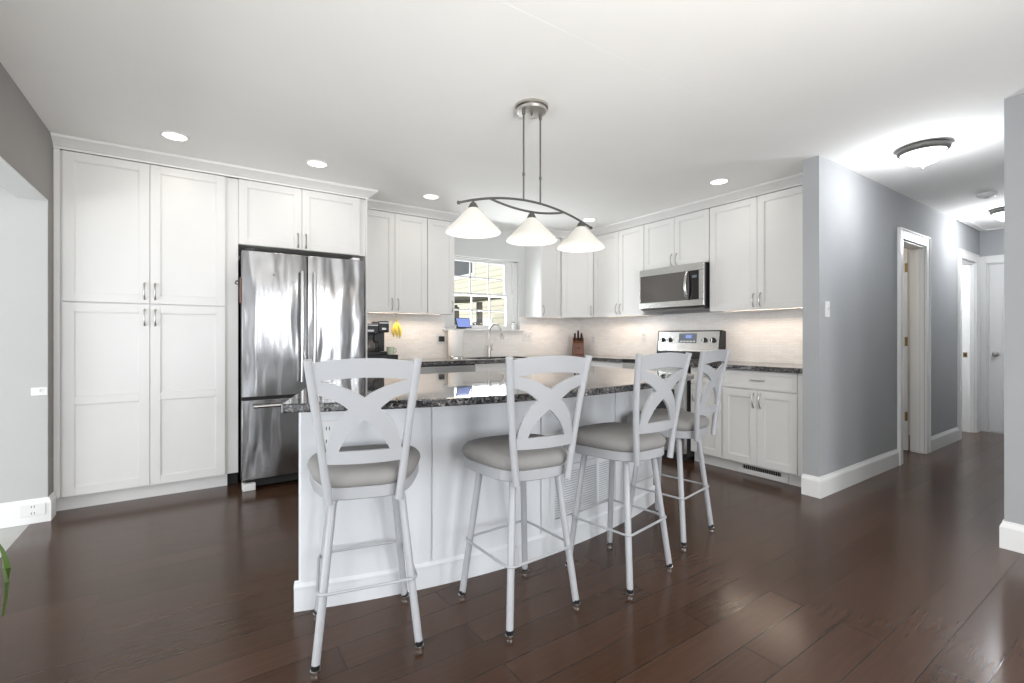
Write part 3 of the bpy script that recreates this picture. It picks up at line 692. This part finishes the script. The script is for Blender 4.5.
# ------------------------------------------------------------------ pendant over the island
PX, PY = 1.568, 2.12
t = thing('pendant_light', 'three-shade brushed nickel pendant light hanging over the island', 'pendant light', (PX, PY, CEIL))
MB().lathe([(0.094, 0), (0.094, -0.014), (0.084, -0.020), (0.081, -0.034), (0.02, -0.037)], seg=36).build('canopy', 'nickel', t, smooth=True)
MB().lathe([(0.006, -0.036), (0.006, -0.046), (0.003, -0.052)], seg=10).build('finial', 'pewter', t)
def main_z(x): return -0.535 - 0.085*(x/0.46)**2 - 0.012*x
for x in (-0.055, 0.062):
    m = MB(); m.tube([(x, 0, -0.02), (x, 0, main_z(x))], 0.0048, 10).tube([(x, 0, -0.385), (x, 0, -0.40)], 0.0075, 10).tube([(x, 0, -0.02), (x, 0, -0.058)], 0.009, 10)
    m.build('rod', 'pewter', t, smooth=True)
m = MB(); m.tube([(-0.46+0.915*k/24, 0, main_z(-0.46+0.915*k/24)) for k in range(25)], 0.0065, 10)
m.lathe([(0.009, -0.006), (0.009, 0.006)], (-0.46, 0, main_z(-0.46)), 10, 'x'); m.lathe([(0.009, -0.006), (0.009, 0.006)], (0.455, 0, main_z(0.455)), 10, 'x')
m.build('arm', 'pewter', t, smooth=True)
m = MB(); xs = [-0.28+0.52*k/16 for k in range(17)]
m.tube([(x, -0.004, main_z(x)-0.060*(1-((x+0.02)/0.26)**2)) for x in xs], 0.0062, 10); m.build('arm', 'pewter', t, smooth=True)
SHADE_X = (-0.375, 0.0, 0.372)
for x in SHADE_X:
    zt = main_z(x) if x else main_z(0)-0.058
    zc = -0.628                                   # top of the glass
    m = MB(); m.tube([(x, 0, zt), (x, 0, zc+0.016)], 0.0055, 10)
    m.lathe([(0.008, zc+0.030), (0.017, zc+0.022), (0.026, zc+0.002), (0.027, zc-0.010)], (x, 0, 0), 20)
    sk = m.build('socket_cup', 'pewter', t, smooth=True)
    prof = [(0.024, zc), (0.052, zc-0.028), (0.090, zc-0.068), (0.120, zc-0.099), (0.136, zc-0.114), (0.143, zc-0.126), (0.141, zc-0.130), (0.132, zc-0.115), (0.087, zc-0.070), (0.049, zc-0.031), (0.022, zc-0.004)]
    m = MB(); R = []
    for r, h in prof: R.append([(x+r*math.cos(2*PI*j/40), r*math.sin(2*PI*j/40), h) for j in range(40)])
    m.loft(R, False, False); m.build('shade', 'shade', t, smooth=True)
    MB().lathe([(0.010, zc-0.03), (0.014, zc-0.045), (0.026, zc-0.066), (0.029, zc-0.085), (0.022, zc-0.108), (0.004, zc-0.116)], (x, 0, 0), 20).build('bulb', 'bulb', t, smooth=True)
    light('pendant_bulb', 'POINT', (PX+x, PY, CEIL+zc-0.15), 1.3, WARM, shadow_soft_size=0.05)

# ------------------------------------------------------------------ recessed lights
RL = [((-0.107, 3.722), 'recessed ceiling light above the pantry doors'), ((0.756, 3.718), 'recessed ceiling light above the refrigerator'),
      ((1.806, 4.002), 'recessed ceiling light near the coffee-maker cabinets'), ((3.621, 2.268), 'recessed ceiling light above the stretch right of the microwave'),
      ((3.606, 3.809), 'recessed ceiling light near the diagonal corner cabinet')]
for (x, y), lab in RL:
    t = thing('recessed_light', lab, 'ceiling light', (x, y, CEIL), group='recessed kitchen ceiling lights')
    MB().lathe([(0.080, 0.0), (0.080, -0.004), (0.070, -0.007), (0.064, -0.003), (0.064, 0.0)], seg=32).build('trim_ring', 'plate', t, smooth=True)
    MB().lathe([(0.064, -0.001), (0.062, -0.0045), (0.01, -0.005)], seg=32).build('lens', 'lens', t, smooth=True)
    light('recessed_lamp', 'AREA', (x, y, CEIL-0.012), 1.3, (1.0, 0.92, 0.80), shape='DISK', size=0.11)
# under-cabinet strips (lit tile under the wall cabinets)
for loc, rot, L_ in (((1.75, 4.62, 1.380), (-0.3, 0, 0), 0.9), ((3.68, 4.62, 1.380), (-0.3, 0, 0), 0.45), ((4.19, 3.80, 1.380), (0, 0.45, PI/2), 0.7), ((4.19, 2.15, 1.380), (0, 0.45, PI/2), 0.85)):
    if rot[1]: rot = (-0.3, 0, -PI/2)
    light('under_cabinet_lamp', 'AREA', loc, 2.9*L_, (1.0, 0.82, 0.66), rot, shape='RECTANGLE', size=L_, size_y=0.03)

# ------------------------------------------------------------------ hall ceiling fixtures
for (x, y), lab, pw_ in (((4.116, 1.075), 'bowl ceiling light nearest the kitchen in the hall', 13), ((6.80, 1.10), 'bowl ceiling light at the far end of the hall', 17)):
    t = thing('ceiling_light', lab, 'ceiling light', (x, y, CEIL+0.0003), group='bowl ceiling lights in the hall')
    MB().lathe([(0.138, 0), (0.144, -0.014), (0.140, -0.034), (0.128, -0.046), (0.122, -0.040), (0.122, 0)], seg=40).build('rim', 'pewter', t, smooth=True)
    MB().lathe([(0.122, -0.036), (0.116, -0.062), (0.100, -0.088), (0.072, -0.108), (0.038, -0.119), (0.004, -0.121)], seg=40).build('glass_bowl', 'bowl', t, smooth=True)
    MB().lathe([(0.016, -0.116), (0.016, -0.124), (0.009, -0.130), (0.011, -0.138), (0.003, -0.145)], seg=16).build('finial', 'pewter', t, smooth=True)
    light('hall_lamp', 'POINT', (x, y, CEIL-0.22), pw_, HALL, shadow_soft_size=0.05)
t = thing('smoke_detector', 'round white smoke detector on the hall ceiling between the bowl lights', 'smoke detector', (5.93, 1.10, CEIL+0.0003))
MB().lathe([(0.072, 0), (0.072, -0.012), (0.060, -0.032), (0.030, -0.036), (0.004, -0.036)], seg=28).build('housing', 'plate', t, smooth=True)
MB().lathe([(0.052, -0.033), (0.048, -0.0385), (0.030, -0.0385), (0.028, -0.036)], seg=24).build('grille', 'plate', t)
t = thing('attic_hatch', 'white framed attic hatch in the hall ceiling before the end door', 'hatch', (7.0, 0.64, CEIL+0.0003))
m = MB(); m.box(0, 0.93, 0, 0.06, -0.02, 0).box(0, 0.93, 0.82, 0.88, -0.02, 0).box(0, 0.06, 0.06, 0.82, -0.02, 0).box(0.87, 0.93, 0.06, 0.82, -0.02, 0); m.build('frame', 'trim', t, bevel=0.003)
MB().box(0.06, 0.87, 0.06, 0.82, -0.008, 0).build('panel', 'ceiling', t)

# ------------------------------------------------------------------ hall doors and casings
def casing(name, x0, x1, y, h, w=0.095, th=0.018):
    m = MB()
    for a, b in ((x0-w, x0), (x1, x1+w)):
        m.box(a, b, y-th, y, 0, h+w)
    m.box(x0, x1, y-th, y, h, h+w)
    m.box(x0-w, x0-w+0.018, y-th-0.008, y-th, 0, h+w).box(x1+w-0.018, x1+w, y-th-0.008, y-th, 0, h+w).box(x0-w, x1+w, y-th-0.008, y-th, h+w-0.018, h+w)
    # jamb lining and stop
    m.box(x0, x0+0.014, y, y+0.11, 0, h).box(x1-0.014, x1, y, y+0.11, 0, h).box(x0+0.014, x1-0.014, y, y+0.11, h-0.014, h)
    m.box(x1-0.026, x1-0.014, y+0.03, y+0.06, 0, h-0.014).box(x0+0.014, x0+0.026, y+0.03, y+0.06, 0, h-0.014)
    return struct(m.build(name, 'trim', bevel=0.003, seg=1))
casing('trim_hall_doorway', D1a, D1b, HY0, DH); casing('trim_bedroom_doorway', D2a, D2b, HY0, DH)
m = MB(); w = 0.09
m.box(EX-0.018, EX, E0-w, E0, 0, DH+w).box(EX-0.018, EX, E1, E1+0.06, 0, DH+w).box(EX-0.018, EX, E0, E1, DH, DH+w)
m.box(EX, EX+0.11, E0, E0+0.012, 0, DH).box(EX, EX+0.11, E1-0.012, E1, 0, DH).box(EX, EX+0.11, E0, E1, DH-0.012, DH)
struct(m.build('trim_end_doorway', 'trim', bevel=0.003, seg=1))
def panel_door(t, W, Hh, th=0.036):
    m = MB(); m.box(0, W, 0.006, th-0.006, 0, Hh)
    st, mid = 0.105, 0.09
    rails = [(0, 0.20), (0.86, 1.00), (1.60, 1.71), (Hh-0.115, Hh)]
    for y0, y1 in ((0, 0.006), (th-0.006, th)):
        for x0, x1 in ((0, st), (W/2-mid/2, W/2+mid/2), (W-st, W)): m.box(x0, x1, y0, y1, 0, Hh)
        for a, b in rails: m.box(st, W/2-mid/2, y0, y1, a, b); m.box(W/2+mid/2, W-st, y0, y1, a, b)
        for (a, b) in zip([r[1] for r in rails[:-1]], [r[0] for r in rails[1:]]):
            for x0, x1 in ((st, W/2-mid/2), (W/2+mid/2, W-st)):
                m.box(x0+0.025, x1-0.025, y0+0.001 if y0 == 0 else y0, y1 if y0 == 0 else y1-0.001, a+0.025, b-0.025)
    return m.build('leaf', 'door', t, bevel=0.002, seg=1)
def door_thing(name, label, loc, rz, W, knob_x, hinge_x, hmat='brass', kmat='nickel', th=0.036):
    t = thing(name, label, 'door', loc, rz)
    panel_door(t, W, 2.01)
    for y, sg in ((0, -1), (th, 1)):
        MB().lathe([(0.030, 0), (0.030, 0.006), (0.012, 0.012), (0.012, 0.035), (0.026, 0.045), (0.028, 0.058), (0.018, 0.068), (0.003, 0.070)] if sg < 0 else
                   [(0.030, 0), (0.030, -0.006), (0.012, -0.012), (0.012, -0.035), (0.026, -0.045), (0.028, -0.058), (0.018, -0.068), (0.003, -0.070)], (knob_x, y, 0.93), 18, '-y').build('knob', kmat, t, smooth=True)
    for z in (0.34, 1.09, 1.83):
        m = MB(); m.tube([(hinge_x, -0.004, z-0.045), (hinge_x, -0.004, z+0.045)], 0.007, 8).box(hinge_x-0.012, hinge_x+0.010, -0.004, -0.001, z-0.045, z+0.045)
        m.build('hinge', hmat, t, smooth=True)
    return t
# end-of-hall door, closed (faces -X)
t = door_thing('panel_door', 'closed white six-panel door at the far end of the hall', (EX+0.02, E1-0.015, 0.012), R90, E1-E0-0.03, 0.06, E1-E0-0.043)
# first hall door: swung open into the closet, standing off the far jamb
t = door_thing('panel_door', 'white panel door swung open inside the first hall doorway', (D1b-0.036, 1.664+0.60, 0.012), R90, 0.60, 0.06, 0.592)
m = MB()
t = thing('strike_plate', 'small brass strike plate on the second hall doorway jamb', 'strike plate', (D2b-0.0145, 1.62, 0.93))
MB().box(-0.002, 0, -0.02, 0.02, -0.03, 0.03).build('plate', 'brass', t); MB().box(-0.0025, -0.001, -0.008, 0.008, -0.012, 0.012).build('latch_hole', 'dark', t)
# tall white dresser seen through the second doorway
t = thing('dresser', 'tall white dresser with dark knobs inside the second hall doorway', 'dresser', (7.92, 2.45, 0), R90)
MB().box(0, 0.76, 0, 0.42, 0.05, 1.46).build('carcass', 'trim', t, bevel=0.003); MB().box(-0.01, 0.77, -0.015, 0.43, 1.46, 1.49).build('top', 'trim', t, bevel=0.003)
MB().box(0.02, 0.74, 0.02, 0.40, 0, 0.05).build('plinth', 'trim', t)
for k in range(7):
    z0 = 0.08+k*0.195; d = MB().box(0.012, 0.748, -0.016, 0, z0, z0+0.185).build('drawer', 'trim', t, bevel=0.003)
    for x in (0.16, 0.60, 0.715): MB().lathe([(0.006, 0), (0.006, 0.012), (0.014, 0.018), (0.012, 0.028), (0.003, 0.03)], (x, -0.016, z0+0.0925), 12, '-y').build('knob', 'pewter', d, smooth=True)
t = struct(MB().box(9.93, 9.96, 1.65, 2.9, 1.25, 2.0).build('window_2', 'glass'))

# switches and outlets
def wall_plate(name, label, cat, loc, rz, w=0.07, h=0.115, gangs=1, kind='toggle'):
    t = thing(name, label, cat, loc, rz)
    MB().box(-w/2, w/2, -0.006, 0, -h/2, h/2).build('cover_plate', 'plate', t, bevel=0.003)
    m = MB()
    for g in range(gangs):
        x = (g-(gangs-1)/2)*0.046
        if kind == 'toggle': m.box(x-0.005, x+0.005, -0.016, -0.006, -0.004, 0.014)
        else:
            for z in (-0.02, 0.02): m.box(x-0.008, x-0.005, -0.0068, -0.006, z-0.006, z+0.006).box(x+0.005, x+0.008, -0.0068, -0.006, z-0.006, z+0.006)
    m.build('toggle' if kind == 'toggle' else 'slot', 'plate' if kind == 'toggle' else 'dark', t)
    return t
wall_plate('light_switch', 'white light switch on the grey hall wall by the kitchen corner', 'switch', (3.814, 1.54, 1.35), 0)
wall_plate('light_switch', 'white double switch plate on the tile right of the sink window', 'switch', (3.47, 4.79, 1.155), 0, w=0.14, gangs=2)
wall_plate('outlet', 'white outlet on the tile between the knife block and the stove', 'outlet', (4.36, 3.68, 1.145), R90, kind='outlet')
wall_plate('outlet', 'white outlet on the tile in the corner beside the knife block', 'outlet', (4.36, 4.52, 1.11), R90, kind='outlet')
wall_plate('outlet', 'white outlet on the tile behind the paper towel roll', 'outlet', (2.26, 4.79, 1.125), 0, kind='outlet')
wall_plate('outlet', 'white outlet set in the baseboard at the left wall opening', 'outlet', (-0.825, 4.039, 0.085), 0, w=0.115, h=0.075, kind='outlet')
wall_plate('light_switch', 'small white switch plate partway up the pale wall beyond the left opening', 'switch', (-0.80, 4.055, 0.81), 0, w=0.075, h=0.05)
t = thing('power_adapter', 'small black power adapter plugged into the tiled wall', 'power adapter', (2.275, 4.783, 1.125))
MB().box(-0.028, 0.028, -0.045, -0.0005, -0.03, 0.03).build('plug', 'black', t, bevel=0.005)
m = MB(); m.tube([(0.0, -0.045, -0.03), (0.02, -0.05, -0.055), (0.07, -0.045, -0.05), (0.10, -0.03, 0.02), (0.13, -0.02, 0.10)], 0.0025, 8); m.build('cord', 'plate', t, smooth=True)

# ------------------------------------------------------------------ sink window
t = struct(bpy.data.objects.new('window_1', None)); C.objects.link(t); t.location = (0, 0, 0)
m = MB(); yf0, yf1 = 4.85, 4.93
fx0, fx1, fz0, fz1 = WX0, WX1, WZ0, WZ1
m.box(fx0, fx0+0.055, yf0, yf1, fz0, fz1).box(fx1-0.055, fx1, yf0, yf1, fz0, fz1).box(fx0, fx1, yf0, yf1, fz0, fz0+0.012).box(fx0, fx1, yf0, yf1, fz1-0.014, fz1)
m.build('window_frame', 'trim', t, bevel=0.002, seg=1)
GX0, GX1 = 2.486, 3.201
def sash(z0, z1, y0, y1):
    m = MB(); s = 0.034
    a, b = fx0+0.055, fx1-0.055
    m.box(a, GX0, y0, y1, z0, z1).box(GX1, b, y0, y1, z0, z1).box(GX0, GX1, y0, y1, z0, z0+s).box(GX0, GX1, y0, y1, z1-s*0.8, z1)
    for x in (2.719, 2.971): m.box(x-0.009, x+0.009, y0+0.008, y1-0.008, z0+s, z1-s*0.8)
    zc = (z0+s+z1-s*0.8)/2; m.box(GX0, GX1, y0+0.008, y1-0.008, zc-0.009, zc+0.009)
    o = m.build('sash', 'trim', t, bevel=0.002, seg=1)
    MB().box(GX0, GX1, (y0+y1)/2-0.002, (y0+y1)/2+0.002, z0+s, z1-s*0.8).build('pane', 'glass', o)
sash(1.640, fz1-0.014, 4.895, 4.925); sash(fz0+0.012, 1.672, 4.858, 4.890)
MB().box(2.30, 3.40, 4.745, 4.86, WZ0-0.022, WZ0).build('window_sill', 'trim', t, bevel=0.004)

# ------------------------------------------------------------------ counter objects
# coffee makers on a black drawer tray
t = thing('pod_drawer', 'flat black storage drawer under the coffee makers', 'storage drawer', (1.29, 4.36, 0.914))
MB().box(0, 0.335, 0, 0.33, 0, 0.062).build('case', 'black', t, bevel=0.003); d = MB().box(0.006, 0.329, -0.008, 0, 0.006, 0.056).build('drawer', 'black', t, bevel=0.002)
MB().box(0.12, 0.21, -0.016, -0.008, 0.026, 0.034).build('handle', 'pewter', d)
def coffee(name, label, loc, w, dep, h, carafe):
    t = thing(name, label, 'coffee maker', loc)
    MB().box(0, w, 0, dep, 0, 0.028).build('base', 'black', t, bevel=0.004); MB().box(0, w, dep*0.62, dep, 0.028, h).build('tower', 'black', t, bevel=0.006)
    MB().box(0, w, dep*0.04, dep*0.62, h*0.66, h).build('brew_head', 'black', t, bevel=0.010)
    m = MB(); m.box(0.006, w-0.006, dep*0.04-0.003, dep*0.04, h*0.93, h*0.96).box(w*0.3, w*0.7, dep*0.04-0.003, dep*0.04, h*0.74, h*0.80); m.build('trim_band', 'chrome', t)
    if carafe:
        c = MB().lathe([(0.052, 0.0), (0.062, 0.02), (0.064, 0.07), (0.045, 0.105), (0.038, 0.115)], (w/2, dep*0.32, 0.03), 24).build('carafe', 'smoke_glass', t, smooth=True)
        MB().tube([(w/2+0.05, dep*0.2, 0.13), (w/2+0.085, dep*0.1, 0.12), (w/2+0.085, dep*0.1, 0.07), (w/2+0.055, dep*0.2, 0.05)], 0.007, 8).build('handle', 'black', c, smooth=True)
    else:
        MB().box(w*0.2, w*0.8, dep*0.05, dep*0.6, 0.028, 0.034).build('drip_tray', 'chrome', t)
    return t
coffee('coffee_maker', 'black drip coffee maker with a carafe, next to the refrigerator', (1.295, 4.40, 0.976), 0.155, 0.26, 0.30, True)
coffee('coffee_maker', 'slim black single-serve coffee maker nearer the bananas', (1.456, 4.42, 0.976), 0.105, 0.24, 0.325, False)
t = thing('mug', 'pale green mug on the storage drawer before the slim coffee maker', 'mug', (1.56, 4.395, 0.976))
MB().lathe([(0.026, 0), (0.032, 0.004), (0.036, 0.04), (0.037, 0.075), (0.034, 0.075), (0.032, 0.01), (0.004, 0.008)], seg=24).build('cup', 'jar', t, smooth=True)
MB().tube([(0.034, 0, 0.062), (0.055, 0, 0.058), (0.058, 0, 0.03), (0.034, 0, 0.018)], 0.0045, 8).build('handle', 'jar', t, smooth=True)
# bananas on a hook under the cabinet
t = thing('banana_hook', 'small metal hook under the wall cabinet carrying the bananas', 'hook', (1.73, 4.70, UP0))
m = MB(); m.lathe([(0.016, 0), (0.016, -0.004), (0.004, -0.006)], seg=16).tube([(0, 0, -0.004), (0, 0, -0.05), (0, -0.012, -0.066), (0, -0.024, -0.05)], 0.0028, 8); m.build('wire', 'nickel', t, smooth=True)
t = thing('banana_bunch', 'bunch of yellow bananas hanging below the wall cabinet', 'bananas', (1.73, 4.688, UP0-0.064))
MB().tube([(0, 0, 0.016), (0, 0, -0.012), (0, -0.002, -0.03)], [0.009, 0.010, 0.014], 10).build('stem', 'stemgreen', t, smooth=True)
for k, (lx, ly) in enumerate(((-0.030, -0.006), (-0.002, -0.022), (0.028, -0.008))):
    pts = []
    for q in range(13):
        sq = q/12; e = math.sin(PI/2*min(1, sq*1.7)); pts.append((lx*e + 0.006*math.sin(PI*sq)*(1 if lx > 0 else -1), ly*e-0.002*k, -0.012-(0.165+0.008*k)*sq))
    MB().tube(pts, [0.005, 0.006, 0.008, 0.012, 0.0145, 0.0155, 0.016, 0.016, 0.0155, 0.014, 0.011, 0.006, 0.004], 8).build('banana', 'banana', t, smooth=True)
# paper towels
t = thing('paper_towel_holder', 'steel upright paper towel holder left of the sink', 'paper towel holder', (2.395, 4.655, 0.914))
MB().lathe([(0.088, 0), (0.088, 0.016), (0.084, 0.021), (0.01, 0.0225)], seg=32).build('base', 'steel', t, smooth=True); m = MB(); m.tube([(0, 0, 0.018), (0, 0, 0.325)], 0.006, 10).lathe([(0.006, 0.322), (0.011, 0.33), (0.011, 0.338), (0.003, 0.345)], seg=14); m.build('post', 'steel', t, smooth=True)
m = MB(); R = [[(r*math.cos(2*PI*j/36), r*math.sin(2*PI*j/36), h) for j in range(36)] for r, h in ((0.021, 0.0), (0.082, 0.0), (0.084, 0.004), (0.084, 0.280), (0.082, 0.284), (0.021, 0.284), (0.021, 0.0))]
m.loft(R, False, False); o = tag(m.build('paper_towel_roll', 'paper', smooth=True), 'white paper towel roll on the holder left of the sink', 'paper towels'); o.location = (2.395, 4.655, 0.937)
# smart display on the sill
t = thing('smart_display', 'small tilted smart display with a blue screen on the window sill', 'smart display', (2.545, 4.79, WZ0), math.radians(12))
m = MB(); m.prism([(-0.03, 0), (0.035, 0), (0.012, 0.075)], -0.06, 0.06)
for v in m.bm.verts: v.co = Vector((v.co.z, v.co.x, v.co.y))
m.build('stand', 'pewter', t, bevel=0.003)
m = MB(); m.box(-0.106, 0.106, -0.006, 0.006, -0.062, 0.062); o = m.build('bezel', 'black', t, bevel=0.004); o.location = (0, -0.026, 0.068); o.rotation_euler = (math.radians(-22), 0, 0)
MB().box(-0.097, 0.097, -0.0072, -0.006, -0.053, 0.053).build('screen', 'screen', o)
# knife block
t = thing('knife_block', 'slanted walnut knife block in the tiled corner', 'knife block', (4.17, 4.61, 0.914), math.radians(-40))
m = MB(); m.prism([(-0.07, 0), (0.07, 0), (0.07, 0.12), (0.045, 0.225), (-0.055, 0.155)], -0.072, 0.072)
for v in m.bm.verts: v.co = Vector((v.co.z, v.co.x, v.co.y))
m.build('block', 'wood', t, bevel=0.005)
MB().box(-0.016, 0.016, -0.0765, -0.0655, 0.085, 0.10).build('badge', 'wood_dark', t, bevel=0.002)
ca, sa = math.cos(math.radians(-40)), math.sin(math.radians(-40))
for k, (lx, ly, ln, lab) in enumerate(((0.0, 0.030, 0.10, 'longest knife handle, at the top centre of the knife block'), (-0.042, 0.015, 0.075, 'dark knife handle at the upper left of the knife block'), (0.042, 0.015, 0.075, 'dark knife handle at the upper right of the knife block'),
        (-0.046, -0.022, 0.075, 'short knife handle at the lower left of the knife block'), (0.0, -0.022, 0.075, 'short knife handle at the lower middle of the knife block'), (0.046, -0.022, 0.075, 'short knife handle at the lower right of the knife block'))):
    lz = 0.155 + (ly+0.055)*0.70 + 0.008
    t = thing('kitchen_knife', lab, 'knife', (4.17+ca*lx-sa*ly, 4.61+sa*lx+ca*ly, 0.914+lz), math.radians(-40), group='knives in the walnut block')
    d = Vector((0, -0.42, 0.91)); m = MB(); m.tube([d*0.0, d*0.012, d*(ln*0.5), d*ln], [0.010, 0.0125, 0.0135, 0.011], 8); m.build('handle', 'wood_dark', t, smooth=True)
    MB().tube([d*(-0.004), d*0.006], 0.0098, 8).build('bolster', 'steel', t)
# soap bottle by the window right side, on the sill
t = thing('soap_bottle', 'small clear bottle standing at the right end of the window sill', 'bottle', (3.27, 4.80, WZ0))
MB().lathe([(0.022, 0), (0.024, 0.006), (0.024, 0.05), (0.010, 0.066), (0.009, 0.08)], seg=20).build('bottle', 'plate', t, smooth=True); MB().lathe([(0.011, 0.078), (0.011, 0.094), (0.004, 0.096)], seg=14).build('cap', 'pewter', t, smooth=True)

# ------------------------------------------------------------------ plant at the left edge
t = thing('potted_plant', 'potted plant with long green strap leaves at the left wall opening', 'plant', (-0.92, 2.12, 0))
MB().lathe([(0.09, 0), (0.10, 0.01), (0.125, 0.20), (0.13, 0.22), (0.118, 0.22), (0.112, 0.19), (0.004, 0.188)], seg=28).build('pot', 'pot', t, smooth=True)
MB().lathe([(0.112, 0.180), (0.112, 0.196), (0.05, 0.202), (0.004, 0.203)], seg=24).build('soil', 'soil', t)
def strap(end, top, w=0.022):
    a = Vector((0.01*math.cos(end[0]*9), 0.01*math.sin(end[1]*7), 0.19)); c = Vector(top); e = Vector(end); m = MB(); L_, Rr = [], []
    for q in range(19):
        s = q/18; p = a*(1-s)**2 + c*2*s*(1-s) + e*s*s; tn = ((c-a)*(1-s) + (e-c)*s).normalized()
        sd = tn.cross(Vector((0, 0, 1))); sd = sd.normalized() if sd.length > 1e-3 else Vector((1, 0, 0))
        hw = w*(0.35+0.65*math.sin(PI*min(1, 0.12+s*0.88)))*(1 if s < 0.97 else 0.4)
        up = sd.cross(tn); L_.append((p-sd*hw, p+up*0.003*0-up*0.004, p+sd*hw, p-up*0.007))
    m.loft(L_); return m.build('leaf', 'leaf', t, smooth=True)
strap((0.375, 0.17, 0.20), (0.46, 0.19, 0.78)); strap((-0.25, 0.20, 0.28), (-0.16, 0.12, 0.75)); strap((-0.10, -0.30, 0.30), (-0.08, -0.20, 0.80)); strap((0.10, 0.34, 0.22), (0.10, 0.26, 0.70)); strap((0.12, -0.22, 0.45), (0.06, -0.1, 0.75)); strap((-0.28, -0.1, 0.40), (-0.18, -0.06, 0.7))

# ------------------------------------------------------------------ outside the sink window
struct(MB().box(-2, 14, 5.2, 20, -1.3, -1.2).build('ground', 'grass'))
t = thing('neighbor_house', 'neighbouring house with cream lap siding outside the sink window', 'house', (6.5, 9, -1.2))
MB().box(0, 0.3, -3.5, 9, 0, 7.5).build('siding_wall', 'siding', t)
wf = MB().box(-0.03, 0.0, 2.45, 3.75, 4.05, 5.35).build('window', 'ext_trim', t)
MB().box(-0.035, -0.03, 2.55, 3.65, 4.15, 5.25).build('pane', 'black_glass', wf)
wf = MB().box(-0.03, 0.0, 1.5, 5.2, 0.6, 2.85).build('patio_door', 'ext_trim', t)
MB().box(-0.035, -0.03, 2.2, 5.1, 0.7, 2.75).build('pane', 'black_glass', wf)
t = thing('garden_shed', 'dark timber shelter in front of the neighbouring house', 'shed', (4.15, 9.0, -1.2))
for x, y in ((0, 0), (1.05, 0), (0, 1.2), (1.05, 1.2)): MB().box(x, x+0.10, y, y+0.10, 0, 3.12).build('post', 'shed', t)
m = MB(); m.loft([[(-0.2, -0.15, 3.10), (1.55, -0.15, 3.20), (1.55, -0.15, 3.26), (-0.2, -0.15, 3.17)], [(-0.2, 1.45, 3.10), (1.55, 1.45, 3.20), (1.55, 1.45, 3.26), (-0.2, 1.45, 3.17)]]); m.build('roof', 'shed', t)
MB().box(0.0, 0.62, 0.10, 0.16, 0, 3.0).build('front_panel', 'shed', t); MB().box(0.10, 1.05, 1.25, 1.30, 0, 2.2).build('back_panel', 'shed', t)
